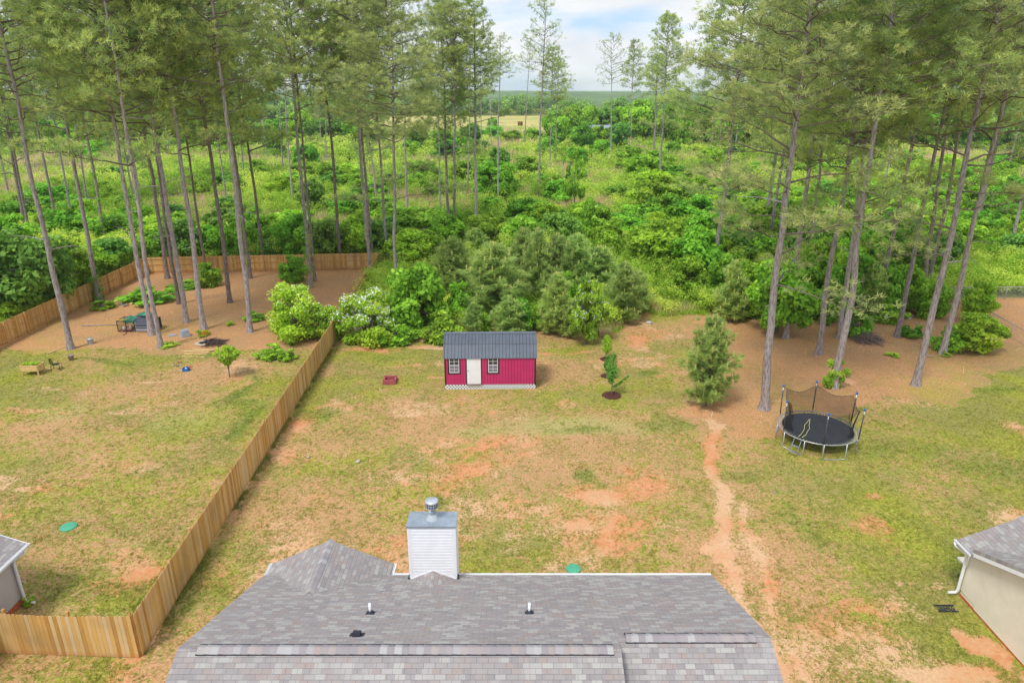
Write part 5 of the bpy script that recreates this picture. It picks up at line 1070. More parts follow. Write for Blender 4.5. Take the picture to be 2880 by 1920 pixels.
# ------------------------------------------------------------------ shed
def shed():
    b = P(1253, 1094.5); b2 = P(1506, 1092.5); r = thing('shed', 'magenta storage shed with charcoal metal gambrel roof and white door', 'shed', (b.x, b.y, 0), math.atan2(b2.y-b.y, b2.x-b.x)); W = (b2-b).length; D = 3.05; F = .34; E = 2.33
    w = MB(); gam = [(0, F), (D, F), (D, E), (D-.48, 3.0), (D/2, 3.42), (.48, 3.0), (0, E)]
    w.cur = 1; w.prism(gam, .012, W-.012, 'x'); w.cur = 0; n = 30; st = W/n
    for i in range(n): w.b6(i*st+.009, (i+1)*st-.009, -.016, -.001, F, E-.02)
    w.build('siding', [M['magenta'], M['magenta_shade']], r, fix=False)
    for x in (0, W): t = MB(); t.b6(x-.02 if x == 0 else x-.085, x+.085 if x == 0 else x+.02, -.032, -.0115, F-.02, E-.02); t.build('corner_trim', M['trimdark'], r)
    dx0, dx1 = 1.47, 2.40
    t = MB()
    t.b6(dx0-.08, dx0, -.034, -.0115, F-.02, E-.03); t.b6(dx1, dx1+.08, -.034, -.0115, F-.02, E-.03); t.build('door_trim', M['trimdark'], r)
    d = MB(); d.b6(dx0+.003, dx1-.003, -.024, -.0112, F+.06, E-.03); dr = d.build('door', M['white'], r)
    q = MB()
    for cx in (dx0+.27, dx1-.27):
        for z0, z1 in ((F+.18, F+.72), (F+.90, F+1.45), (F+1.60, F+1.85)):
            for (a, b_, c, e) in ((cx-.12, cx+.12, z0, z0+.018), (cx-.12, cx+.12, z1-.018, z1), (cx-.12, cx-.102, z0+.018, z1-.018), (cx+.102, cx+.12, z0+.018, z1-.018)): q.b6(a, b_, -.031, -.0245, c, e)
    q.build('door_panel_moulding', M['white'], dr); q = MB(); q.lathe([(.0,.0),(.028,.0),(.03,.02),(.02,.035),(0,.04)], 12, (0,0,0)); o = q.build('door_knob', M['blackmetal'], dr, (dx0+.09, -.025, F+.98)); o.rotation_euler = (math.pi/2, 0, 0)
    q = MB(); q.b6(dx0, dx1, -.10, -.012, F-.03, F+.055); q.build('threshold', M['twig'], dr)
    for x0, x1 in ((.22, 1.05), (2.80, 3.62)):
        z0, z1 = F+.86, E-.03; wd = MB(); wd.b6(x0, x0+.085, -.036, -.0118, z0, z1); wd.b6(x1-.085, x1, -.036, -.0118, z0, z1); wd.b6(x0-.02, x1+.02, -.038, -.0118, z0-.09, z0); wo_ = wd.build('window', M['trimdark'], r)
        f = MB(); a, b_ = x0+.088, x1-.088; c, e = z0+.003, z1-.02
        f.b6(a, a+.035, -.030, -.0112, c, e); f.b6(b_-.035, b_, -.030, -.0112, c, e); f.b6(a+.035, b_-.035, -.030, -.0112, c, c+.045); f.b6(a+.035, b_-.035, -.030, -.0112, e-.03, e); m = (c+e)/2; f.b6(a+.035, b_-.035, -.031, -.0112, m-.02, m+.02)
        mid = (a+b_)/2; f.b6(mid-.010, mid+.010, -.0285, -.0225, c+.045, e-.03)
        for zz in ((c+m)/2, (m+e)/2): f.b6(a+.035, mid-.010, -.0285, -.0225, zz-.009, zz+.009); f.b6(mid+.010, b_-.035, -.0285, -.0225, zz-.009, zz+.009)
        f.build('sash', M['white'], wo_); g = MB(); g.b6(a+.03, b_-.03, -.0215, -.0112, m, e); g.build('upper_pane', M['glass'], wo_); g = MB(); g.b6(a+.03, b_-.03, -.0215, -.0112, c, m-.001); g.build('lower_screen', M['screen'], wo_)
    rf = MB(); ov = .06; out = [(-.09, E-.10), (.43, 3.06), (D/2, 3.50), (D-.43, 3.06), (D+.09, E-.10)]; inn = [(y, h-.035) for y, h in out]; inn[0] = (-.06, E-.12); inn[-1] = (D+.06, E-.12)
    rf.prism(out+inn[::-1], -ov, W+ov, 'x'); n = int(W/.2286)+1
    for i in range(n+1):
        x = min(W+ov-.03, i*(W+2*ov-.06)/n-ov+.03)
        for (y0, h0), (y1, h1) in zip(out[:-1], out[1:]): rf.bar((x, y0, h0+.022), (x, y1, h1+.022), .040, .055)
        if i < n:
            for k in (1, 2): 
                xx = x+k*.076
                for (y0, h0), (y1, h1) in zip(out[:2], out[1:3]): rf.bar((xx, y0, h0+.006), (xx, y1, h1+.006), .022, .022)
    ro = rf.build('metal_roof', M['steelroof'], r, fix=False); sm_ = MB()
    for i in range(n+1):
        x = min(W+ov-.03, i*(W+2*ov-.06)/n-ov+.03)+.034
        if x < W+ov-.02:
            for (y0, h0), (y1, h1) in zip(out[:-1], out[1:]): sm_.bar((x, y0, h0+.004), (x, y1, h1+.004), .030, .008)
    sm_.build('rib_shade_strips', M['ribshade'], ro, fix=False)  # thin dark strips added as painted shade along each roof rib
    rc = MB(); rc.add([(-ov-.02, D/2-.16, 3.465), (W+ov+.02, D/2-.16, 3.475), (W+ov+.02, D/2, 3.56), (-ov-.02, D/2, 3.56), (W+ov+.02, D/2+.16, 3.465), (-ov-.02, D/2+.16, 3.465)], [(0,1,2,3), (3,2,4,5)]); rc.bar((-ov, .43, 3.072), (W+ov, .43, 3.072), .05, .02)
    rc.build('ridge_cap', M['steelroof'], ro, fix=False)
    for x in (-ov-.012, W+ov+.012):
        tr = MB()
        for (y0, h0), (y1, h1) in zip(out[:-1], out[1:]): tr.bar((x, y0, h0), (x, y1, h1), .02, .09)
        tr.build('rake_trim', M['steelroof'], ro, fix=False)
    # skids and dark floor void behind the lattice
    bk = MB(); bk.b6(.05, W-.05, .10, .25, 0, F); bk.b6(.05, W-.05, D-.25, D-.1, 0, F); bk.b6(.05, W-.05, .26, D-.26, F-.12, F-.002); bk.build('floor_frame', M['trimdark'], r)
    lt = MB(); H = F-.01; s = .28; w_ = .066; y = -.022
    for sgn, yo in ((1, 0), (-1, -.008)):
        x = -H
        while x < W:
            a = [x, 0.0]; b_ = [x+H, H]
            if sgn < 0: a[1], b_[1] = H, 0.0
            if a[0] < 0: f = -a[0]/H; a = [0, a[1]+(b_[1]-a[1])*f]
            if b_[0] > W: f = (W-a[0])/(b_[0]-a[0]); b_ = [W, a[1]+(b_[1]-a[1])*f]
            lt.bar((a[0], y+yo, a[1]+.005), (b_[0], y+yo, b_[1]+.005), .006, w_); x += s*.74
    lt.build('lattice_skirt', M['white'], r, fix=False)
shed()
# ------------------------------------------------------------------ trampoline
def trampoline():
    r = thing('trampoline', 'round black trampoline with six poles and a sagging safety net', 'trampoline', (17.33, 34.75, 0)); Rm = 2.14; H = .92; A = lambda deg, rr=Rm, h=H: Vector((math.sin(R_(deg))*rr, -math.cos(R_(deg))*rr, h))
    m = MB(); n = 72; m.tube([A(i*360/n) for i in range(n+1)], .030, 8, cap=False); m.build('rim', M['tube'], r)
    m = MB(); rings = [1.90, 1.5, 1.0, .5, .02]; vs = [A(i*5, q, H-.03-.10*(1-(q/1.90)**2)) for q in rings for i in range(72)]; m.add(vs, [(k*72+i, k*72+(i+1) % 72, (k+1)*72+(i+1) % 72, (k+1)*72+i) for k in range(4) for i in range(72)], True); m.build('mat', M['mat'], r, fix=False)
    m = MB()
    for i in range(72): m.tube([A(i*5+1, 1.88, H-.03), A(i*5+1, Rm, H)], .012, 4)
    m.build('springs', M['zinc_lite'], r)
    for a in (-71, -11, 49, 109, 169, 229):
        s = 15.5; a1, a2 = a-3, a+2*s; m = MB(); p = [A(a1, Rm+.03, H), A(a1, Rm+.05, .16), A(a1+1.5, Rm+.05, .05), A((a1+a2)/2, Rm-.03, .035), A(a2-1.5, Rm+.05, .05), A(a2, Rm+.05, .16), A(a2, Rm+.03, H)]; m.tube(p, .026, 8); m.build('leg', M['tube'], r)
    PO = [-15.5+60*k for k in range(6)]; tops = []
    for a in PO:
        t = A(a, Rm+.12, H+1.86); tops.append(t); m = MB(); m.tube([A(a, Rm+.06, .55), A(a, Rm+.07, H+.1), t], .022, 8); po = m.build('pole', M['tube'], r)
        m = MB(); m.tube([A(a, Rm+.07, H+.08), A(a, Rm+.07, H+.1)+(t-A(a, Rm+.07, H+.1))*.84], .034, 8); m.build('foam_sleeve', M['foam'], po)
        m = MB(); m.lathe([(.0,.07),(.05,.06),(.06,.0),(.055,-.06),(0,-.07)], 10, t); m.build('pole_cap', M['blue'], po)
    # net from the left front pole round the back to the right front pole
    g = []; N = 60; K = 10
    for i in range(N+1):
        a = 284.5-i*240.0/N; f = ((a+15.5) % 60)/60; sag = .34*math.sin(math.pi*f)**1.0; rt = 2.03-.20*math.sin(math.pi*f)
        hb = H-.02; 
        for k in range(K+1):
            q = k/K; g.append(A(a, 1.88+(rt-1.88)*q-.16*math.sin(math.pi*q)*(1 if 90 < a < 270 else 1.6), hb+(1.76-sag)*q+.02*math.sin(a*.9+k)))
    m = MB(); m.add(g, [(i*(K+1)+k, (i+1)*(K+1)+k, (i+1)*(K+1)+k+1, i*(K+1)+k+1) for i in range(N) for k in range(K)], True); m.build('safety_net', M['net'], r, fix=False)
    m = MB()     # gathered front of the net lying in dark folds at the sides and its edge cords
    m.tube([g[i*(K+1)+K] for i in range(N+1)], .012, 5)
    for a in (281, 285, 47, 43): m.tube([A(a, 2.0, H+1.66), A(a-2, 1.86, H+.9), A(a+2, 1.78, H+.3), A(a+1, 1.66, H-.02)], [.02, .03, .035, .02], 6)
    for t, a in zip(tops, PO):
        if a > 0: m.tube([t, A(a, 2.03, H+1.74)], .012, 4)
    m.build('net_folds', M['mat'], r, fix=False)
    L = MB(); a0 = -49.5; e1, e2 = A(a0-5, Rm+.06, H), A(a0+5, Rm+.06, H); f1, f2 = A(a0-6, Rm+.45, .02), A(a0+4, Rm+.45, .02)
    L.tube([e1, f1], .016, 6); L.tube([e2, f2], .016, 6); 
    for q in (.42, .78): L.bar(e1+(f1-e1)*q, e2+(f2-e2)*q, .10, .03)
    L.build('ladder', M['zinc'], r)
    e = MB(); pts = [A(-54, 1.88, H-.03), A(-57, 1.5, H-.05), A(-66, 1.1, H-.06), A(-82, .80, H-.09), A(-125, .70, H-.1), A(-158, .79, H-.09), A(178, 1.15, H-.07), A(-171, .78, H-.09), A(-140, .50, H-.1), A(-93, .43, H-.1), A(-60, .87, H-.09), A(-50, 1.3, H-.06), A(-48, 1.85, H-.03)]
    e.tube([(p.x, p.y, p.z+.03) for p in pts], .014, 5); tag(e.build('rope', M['rope'], None, (17.33, 34.75, 0)), 'pale yellow rope looped on the black trampoline mat', 'rope')
trampoline()
# ------------------------------------------------------------------ small things, centre and right
def disc(px, py, R, label, h=.05):
    p = P(px, py); m = MB(); m.lathe([(R, 0), (R, h), (R*.93, h+.012), (R*.5, h+.03), (0, h+.035)], 32, (0,0,0)); tag(m.build('septic_lid', M['green_lid'], None, (p.x, p.y, .0)), label, 'septic lid')
disc(1612.5, 1600, .31, 'round green septic lid in the grass just behind the near roof edge'); disc(192.5, 1482, .36, 'round green septic lid on the left neighbour lawn')
def firepit():
    p = P(1094.5, 1082); r = thing('fire_pit', 'small square fire pit of rose red blocks on the lawn', 'fire pit', (p.x, p.y+.45, 0), .03); m = MB()
    for i in range(4):
        for c in range(3):
            for k in range(2):
                a = i*math.pi/2; o = (c % 2)*.04; x = -.22+k*.43+o*.5; v = Vector((x, -.385, .055+c*.108)); v = Matrix.Rotation(a, 3, 'Z') @ v; m.box(v.x, v.y, v.z, .415, .13, .104, a)
    m.build('block_wall', M['paver'], r, bevel=.006); m = MB(); m.b6(-.31, .31, -.31, .31, 0, .04); m.build('ash_bed', M['char'], r)
firepit()
def bale():
    p = P(1703, 948); m = MB(); m.b6(-.52, .52, -.0, 1.0, 0, .48); o = tag(m.build('hay_bale', M['hay'], None, (p.x, p.y, 0), .04, bevel=.06), 'pale hay bale standing at the edge of the young pines right of the shed', 'hay bale')
    for x in (-.26, .0, .26): s = MB(); s.b6(x-.008, x+.008, -.008, 1.008, -.01, .49); s.build('twine', M['twig'], o)
bale()
def sapling(px, py, H, R, label, ml, seed, narrow=True, side=True, mulchR=.62, green='leaf_dark'):
    p = P(px, py); rs = np.random.RandomState(seed); r = thing('sapling', label, 'sapling', (p.x, p.y, 0), 0)
    n = 46; t = rs.uniform(0, 1, n); z = H*(.30+.68*t); rad = R*np.sin(np.pi*np.clip(t*.85+.12, 0, 1))**.8; a = rs.uniform(0, 6.28, n)
    c = np.column_stack([np.cos(a)*rad*.45, np.sin(a)*rad*.45, z]); rr = np.maximum(rad*.70, .09)
    if side:
        k = 9; q = np.linspace(.15, 1, k); c = np.concatenate([c, np.column_stack([R*2.2*q, 0*q, H*(.20+.26*q**1.4)])]); rr = np.concatenate([rr, np.full(k, .10)])
    V, F, T = leaves(rs, c, rr, 46, .11, tint=.42, aspect=.5); link('foliage', mesh_np('sapling_leaves', V, F, M[green], T), r)
    ps = [(np.array([[0,0,0],[.01,0,H*.5],[0,.01,H*.95]]), np.array([.028,.02,.008]))]
    if side: ps.append((np.array([[0,0,H*.2],[R*1.2,0,H*.34],[R*2.2,0,H*.5]]), np.array([.015,.011,.006])))
    V2, F2 = tubes_np(ps, 6); link('stem', mesh_np('sapling_stem', V2, F2, M['limb'], smooth=True), r)
    m = MB(); rg = [(mulchR*q, h) for q, h in ((1, 0), (.9, .04), (.6, .07), (.3, .06), (0.01, .05))]; nn = 30
    vs = [(math.cos(i*6.283/nn)*a_*(1+.10*math.sin(i*2.3+seed)+.06*math.sin(i*5.1)), math.sin(i*6.283/nn)*a_*(1+.10*math.sin(i*2.3+seed)), b_) for a_, b_ in rg for i in range(nn)]
    m.add(vs, [(k*nn+i, k*nn+(i+1) % nn, (k+1)*nn+(i+1) % nn, (k+1)*nn+i) for k in range(4) for i in range(nn)], True)
    ra = random.Random(seed)
    for i in range(260):
        a_, b_ = ra.uniform(0, 6.28), mulchR*1.04*math.sqrt(ra.uniform(0, 1)); m.box(math.cos(a_)*b_, math.sin(a_)*b_, .055*(1-(b_/mulchR)**2)+.02, ra.uniform(.03, .09), .02, .012, Matrix.Rotation(ra.uniform(0, 3), 3, 'Z') @ Matrix.Rotation(ra.uniform(-.6, .6), 3, 'Y'))
    tag(m.build('mulch_bed', M['mulch'], None, (p.x, p.y, 0), fix=False), ml, 'mulch')
sapling(1720, 1112, 3.0, .46, 'narrow upright young tree with one side branch in the front mulch ring', 'front and largest dark mulch ring around the narrow young tree', 3)
sapling(1706, 1057, 1.5, .22, 'thin sapling hidden behind the narrow young tree in the middle mulch ring', 'middle dark mulch ring behind the narrow young tree', 4, side=False, mulchR=.42)
sapling(1704, 1010, 1.9, .42, 'bushy bright sapling in the mulch ring nearest the hay bale', 'dark mulch ring nearest the hay bale', 5, side=False, mulchR=.42, green='leaf_yellow')
p = P(1822, 914); m = MB(); m.box(0, 0, .06, .75, .55, .03, Matrix.Rotation(.12, 3, 'Z')); tag(m.build('plywood_board', M['lumber'], None, (p.x-.1, p.y, 0)), 'small plywood board lying at the edge of the tall grass', 'board')
m = MB(); m.lathe([(0,.0),(.22,.02),(.27,.10),(.20,.22),(.06,.27),(0,.27)], 14, (0,0,0)); o = tag(m.build('bag', M['bag'], None, (p.x+.12, p.y+.1, .075)), 'crumpled pale grey bag resting on the plywood board', 'bag'); o.scale = (1.2, .8, 1)
p = P(1999.5, 1176); m = MB(); m.tube([(0,0,-.05),(.05,0,.42)], .012, 6); tag(m.build('marker_stake', M['white'], None, p), 'thin white marker stake below the lone young pine', 'stake')
def sticks(px, py, W, Hh, n, label, seed, mat='twig', name='stick_pile'):
    p = P(px, py); ra = random.Random(seed); m = MB()
    for i in range(n):
        a = ra.uniform(0, 3.1416); q = ra.uniform(0, 1)**.6; b = ra.uniform(0, 6.283); cx, cy = math.cos(b)*q*W*.36, math.sin(b)*q*W*.30; z = Hh*(1-q**1.6)*ra.uniform(.1, 1)+.03; L = ra.uniform(.35, 1.0)*W*.34; dz = ra.uniform(-.18, .12)
        c1 = Vector((cx-math.cos(a)*L, cy-math.sin(a)*L, max(.01, z-dz*L))); c2 = Vector((cx+math.cos(a)*L, cy+math.sin(a)*L, max(.01, z+dz*L-.1*q))); md = (c1+c2)/2+Vector((ra.uniform(-.06, .06), ra.uniform(-.06, .06), ra.uniform(0, .08)))
        m.tube([c1, md, c2], [ra.uniform(.012, .03), .018, .006], 4)
    return tag(m.build(name, M[mat], None, p, fix=False), label, 'pile of sticks')
sticks(2437, 958, 2.7, .85, 230, 'heap of grey sticks and branches at the forest edge under the right hand pines', 5)
sticks(1990, 852, 3.2, .6, 120, 'low tangle of cut branches under the forest edge trees', 6)
def log(a, b, r0, r1, label, mat='deadwood', cat='log', name='log', group=None, hz=None):
    a, b = Vector(a), Vector(b); a.z = r0*.8; b.z = r1*.8; md = (a+b)/2+Vector((0, (b-a).length*.02, .01)); m = MB(); m.tube([a-a, md-a, b-a], [r0, (r0+r1)/2, r1], 8); o = m.build(name, M[mat], None, a); return tag(o, label, cat, group)
log(P(2545,898), P(2562,899), .10, .08, 'pale chunk of fallen log left of the two litter scraps behind the right pines'); log(P(2560,893), P(2578,888), .08, .05, 'pale bent log scrap in the litter behind the right pines')
log(P(2600,1001), P(2625,1004), .05, .03, 'thin fallen branch lying left of the pine with the green sprig'); log(P(1195,718), P(1290,752), .08, .04, 'long bare grey fallen limb lying above the young pines', hz=1)
ra = random.Random(9)
for px, py, s, l in [(1007,1297,.20,'white stone lump on the bare lawn left of the chimney flue'), (1184,1290,.09,'small white stone up the lawn from the chimney'), (1468,1227,.10,'pale stone at the edge of the pale green lawn patch'), (2176,1383,.08,'tiny white scrap on the lawn below the trampoline'),
    (2590,909,.16,'white litter scrap among the bushes behind the right pines'), (867,1285,.13,'pale stone close to the dividing fence'), (2866,981,.12,'white stone by the chain link fence at the right edge'), (1800,965,.10,'little pale rock near the bag at the forest edge')]:
    p = P(px, py); m = MB(); m.lathe([(0,-.3),(.8,-.1),(1,.2),(.6,.5),(0,.6)], 9, (0,0,0)); o = tag(m.build('stone', M['stone'], None, (p.x, p.y, 0), ra.uniform(0, 3)), l, 'stone'); o.scale = (s, s*.7, s*.7)
# ------------------------------------------------------------------ things in the fenced yard
def planter():
    b = P(63, 1056.5); r = thing('planter_box', 'raised wooden planter box full of greens on the left lawn', 'planter', (b.x, b.y, 0), 0); W, D, H = 1.18, .74, .74
    for x in (.03, W-.03):
        for y in (.03, D-.03): m = MB(); m.box(x, y, H/2, .07, .07, H); m.build('leg', M['lumber'], r)
    m = MB()
    for k in range(3):
        z = .34+k*.135
        m.b6(.0, W, -.022, -.006, z, z+.128); m.b6(.0, W, D+.006, D+.022, z, z+.128); m.b6(-.022, -.006, 0, D, z, z+.128); m.b6(W+.006, W+.022, 0, D, z, z+.128)
    m.b6(.07, W-.07, .07, D-.07, .36, .64); m.build('side_boards', M['lumber'], r, fix=False)
    m = MB(); m.b6(-.03, W+.03, -.035, .03, H+.002, H+.022); m.b6(-.03, W+.03, D-.03, D+.035, H+.002, H+.022); m.b6(-.035, .03, .031, D-.031, H+.002, H+.022); m.b6(W-.03, W+.035, .031, D-.031, H+.002, H+.022); m.build('rim', M['lumber'], r)
    rs = np.random.RandomState(3); c = np.column_stack([rs.uniform(.12, W-.12, 40), rs.uniform(.1, D-.1, 40), rs.uniform(.70, .84, 40)]); V, F, T = leaves(rs, c, np.full(40, .12), 46, .07, up=1, tint=.6); o = link('leafy_greens', mesh_np('greens', V, F, M['leaf_yellow'], T)); o.location = (b.x, b.y, 0); tag(o, 'bright leafy greens growing in the raised wooden planter', 'plants')
planter()
def patio_chair():
    p = P(161, 1040); r = thing('patio_chair', 'black cast iron patio chair beside the wooden planter', 'chair', (p.x, p.y, 0), 0.25)
    for x, y in ((-.2, -.2), (-.2, .2), (.2, -.2), (.2, .2)): m = MB(); s = 1 if x > 0 else -1; m.tube([(x, y, .44), (x+s*.10, y*1.1, .36), (x+s*.05, y*1.15, .18), (x+s*.12, y*1.25, 0)], [.022, .02, .016, .02], 8); m.build('leg', M['blackmetal'], r)
    m = MB(); m.lathe([(0,.43),(.22,.435),(.25,.45),(.24,.465),(0,.46)], 20); m.build('seat', M['blackmetal'], r)
    m = MB(); ring = [Vector((-.24-.10*(z-.45)/.45*1.0, .22*math.sin(a), z)) for a, z in ((k*math.pi/10, .66+.24*-math.cos(k*math.pi/10)) for k in range(21))]; m.tube(ring, .018, 6, cap=False)
    for y in (-.12, -.04, .04, .12): m.tube([(-.25, y, .47), (-.30, y*1.2, .66), (-.33, y*.6, .88)], .011, 5)
    for a in (0.5, 1.3): m.tube([Vector((-.29, .13*math.sin(k*.7+a), .66+.13*math.cos(k*.7+a))) for k in range(10)], .011, 5)
    m.build('backrest', M['blackmetal'], r)
patio_chair()
p = P(201, 1012); m = MB(); m.lathe([(.0,0),(.14,0),(.20,.34),(.215,.36),(.215,.40),(.185,.40),(.17,.34),(0,.33)], 18); tag(m.build('flower_pot', M['clay_pot'], None, p), 'weathered tapered flower pot below the leftmost near pine', 'flower pot')
p = P(256, 967); r = thing('metal_bin', 'small galvanised metal can with lid standing on the straw', 'metal can', p); m = MB(); m.lathe([(0,0),(.20,0),(.205,.03),(.20,.05),(.225,.42),(.235,.44)], 24); m.build('can_body', M['zinc'], r); m = MB(); m.lathe([(.245,.42),(.245,.46),(.20,.49),(.04,.50),(.04,.53),(0,.53)], 24); m.build('can_lid', M['zinc_lite'], r)
def coop():
    b = P(383, 933); r = thing('chicken_coop', 'slate grey plastic coop with slanted ribbed roof among the yard pines', 'coop', (b.x, b.y, 0), 0); W = 1.62
    m = MB(); m.prism([(0,.08),(0,.36),(.06,.40),(.06,.56),(1.16,.56),(1.2,.08)], 0, W, 'x'); m.build('body', M['greydark'], r)
    m = MB(); m.prism([(-.03,.57),(.56,1.32),(.66,1.32),(1.24,.57)], .02, W-.02, 'x')
    for i in range(22): x = .06+i*(W-.12)/21; m.bar((x, -.03, .585), (x, .56, 1.335), .02, .02)
    m.build('slanted_roof', M['greydark'], r, fix=False)
    m = MB(); m.b6(.0, W, -.05, .02, .40, .45); m.b6(.0, W, -.03, .02, .06, .28); m.build('tray', M['grey'], r, bevel=.01)
    m = MB(); m.b6(W+.005, W+.05, .1, 1.1, .1, 1.0); m.build('side_door', M['black'], r)
    m = MB(); m.lathe([(0,.22),(.3,.20),(.55,.10),(.66,.0)], 16); o = m.build('tarp', M['tarp'], None); o.location = (b.x+.72, b.y+.62, 1.32); o.scale = (1.05, .55, 1); tag(o, 'folded green tarp bulging on the roof ridge of the coop', 'tarp')
    c = thing('wire_run', 'black framed wire run attached at the left side of the coop', 'animal run', (b.x-1.50, b.y+.02, 0)); Lx, D, H = 1.44, 1.25, .92; m = MB()
    for x in (0, Lx/2, Lx):
        for y in (0, D): m.b6(x-.02, x+.02, y-.02, y+.02, 0, H)
        for z in (.02, H): m.b6(x-.02, x+.02, .02, D-.02, z-.02, z+.02)
    for y in (0, D):
        for z in (.02, H):
            m.b6(.02, Lx/2-.02, y-.02, y+.02, z-.02, z+.02); m.b6(Lx/2+.02, Lx-.02, y-.02, y+.02, z-.02, z+.02)
    m.build('frame', M['blackmetal'], c, fix=False); m = MB()
    for q in (((0,0,0),(Lx,0,0),(Lx,0,H),(0,0,H)), ((0,0,0),(0,D,0),(0,D,H),(0,0,H)), ((0,D,0),(Lx,D,0),(Lx,D,H),(0,D,H))): m.add(q, [(0,1,2,3)])
    m.build('wire_mesh', netmat('run_wire', (.03,.03,.03,1), .25), c, fix=False)
    N = 16; vs = []; ra = random.Random(4)
    for i in range(N+1):
        for k in range(N+1):
            x = .35+i*1.2/N; y = .15+k*1.25/N; z = H+.05+.05*math.sin(i*.9+k*.4)+ra.uniform(-.015, .015)
            if k < 3: z -= (3-k)*.10+ .05*math.sin(i*1.7); y += (3-k)*.04
            vs.append((x, y, z))
    m = MB(); m.add(vs, [(i*(N+1)+k, (i+1)*(N+1)+k, (i+1)*(N+1)+k+1, i*(N+1)+k+1) for i in range(N) for k in range(N)], True); o = m.build('tarp', M['tarp'], None, (b.x-1.50, b.y+.02, 0), fix=False); tag(o, 'wrinkled green tarp draped over the black wire run', 'tarp')
    m = MB(); m.tube([(0,0,0),(.85,.05,.0)], .022, 6); h = m.build('rake', M['yellow'], None, (b.x-1.46, b.y+.10, H+.10)); tag(h, 'yellow handled rake lying on top of the wire run', 'rake'); m = MB(); m.tube([(.85,.05,0),(1.45,.12,.02)], .016, 6); m.tube([(1.45,-.05,.02),(1.50,.12,.05),(1.47,.3,.02)], .02, 5); m.build('rake_head', M['black'], h)
    for x, y, g_, l in ((.42,.22,0,'left'), (.88,.35,1,'right')):
        e = thing('poultry_feeder', 'white poultry feeder with red base inside the wire run, the %s one' % l, 'feeder', (b.x-1.5+x, b.y+y, .03)); m = MB(); m.lathe([(0,.05),(.13,.05),(.11,.30),(.05,.36),(0,.37)], 16); m.build('jar', M['white'], e); m = MB(); m.lathe([(0,0),(.16,0),(.17,.06),(.14,.06),(.13,.03)], 16); m.build('base_tray', M['red'], e)
    log(P(230,916.5), P(334,914), .05, .03, 'long thin grey pole lying left of the wire run', cat='pole', name='fallen_pole'); m = MB(); m.tube([(0,0,.02),(.08,-.75,.02)], .03, 6); tag(m.build('stick', M['twig'], None, P(357, 935)), 'short brown stick on the straw in front of the wire run', 'stick')
coop()
p = P(484, 943); m = MB(); m.box(0, 0, .03, .62, .50, .045, Matrix.Rotation(.75, 3, 'Z')); tag(m.build('bin_lid', M['grey'], None, p, bevel=.015), 'flat square grey lid lying on the straw left of the upturned bin', 'lid')
p = P(521, 944); m = MB(); 
for z0, s0, z1, s1 in ((0, .34, .05, .34), (.05, .325, .52, .25)):
    m.add([(-s0,-s0,z0),(s0,-s0,z0),(s0,s0,z0),(-s0,s0,z0),(-s1,-s1,z1),(s1,-s1,z1),(s1,s1,z1),(-s1,s1,z1)], [(0,1,2,3),(4,5,6,7),(0,1,5,4),(1,2,6,5),(2,3,7,6),(3,0,4,7)])
tag(m.build('storage_bin', M['grey'], None, p, .7, fix=False, bevel=.02), 'upturned grey plastic storage bin on the straw', 'storage bin')
def board(a, b, w, label, z=.03, group=None, t=.035):
    a = P(*a); b = P(*b); c = (a+b)/2; m = MB(); L = (b-a).length; m.b6(-L/2, L/2, -w/2, w/2, -t/2, t/2); o = m.build('board', M['lumber'], None, (c.x, c.y, z), math.atan2(b.y-a.y, b.x-a.x)); return tag(o, label, 'board', group)
BG = 'loose fence boards stacked on the lawn by the fire ring'
for k, (a, b, w, z, l) in enumerate([((543,983.5),(604,984.5),.12,.03,'farthest pale board of the loose stack below the fire ring'), ((512,987.5),(600,985.5),.12,.03,'second farthest pale board of the loose stack below the fire ring'), ((520,990.5),(601,987),.12,.075,'slanting pale board on top of the loose stack'),
    ((520,993),(590,990),.12,.03,'pale board in the middle of the loose stack'), ((532,994.5),(587,993),.13,.07,'short wide pale board riding on the middle of the loose stack'), ((517,997.8),(583,996),.13,.03,'pale board on the near side of the loose stack'), ((512,1003),(576,1004),.13,.03,'nearest pale board lying apart from the loose stack in the weeds')]):
    board(a, b, w, l, z, BG)
board((486,966),(538,949.5),.09,'far one of two long boards in the weeds left of the fire ring'); board((494,967),(552,950),.09,'near one of two long boards in the weeds left of the fire ring'); board((132,996),(190,973),.09,'long thin board leading to the foot of the leftmost near pine'); board((671,998),(682,999),.08,'short board end right of the peach sapling')
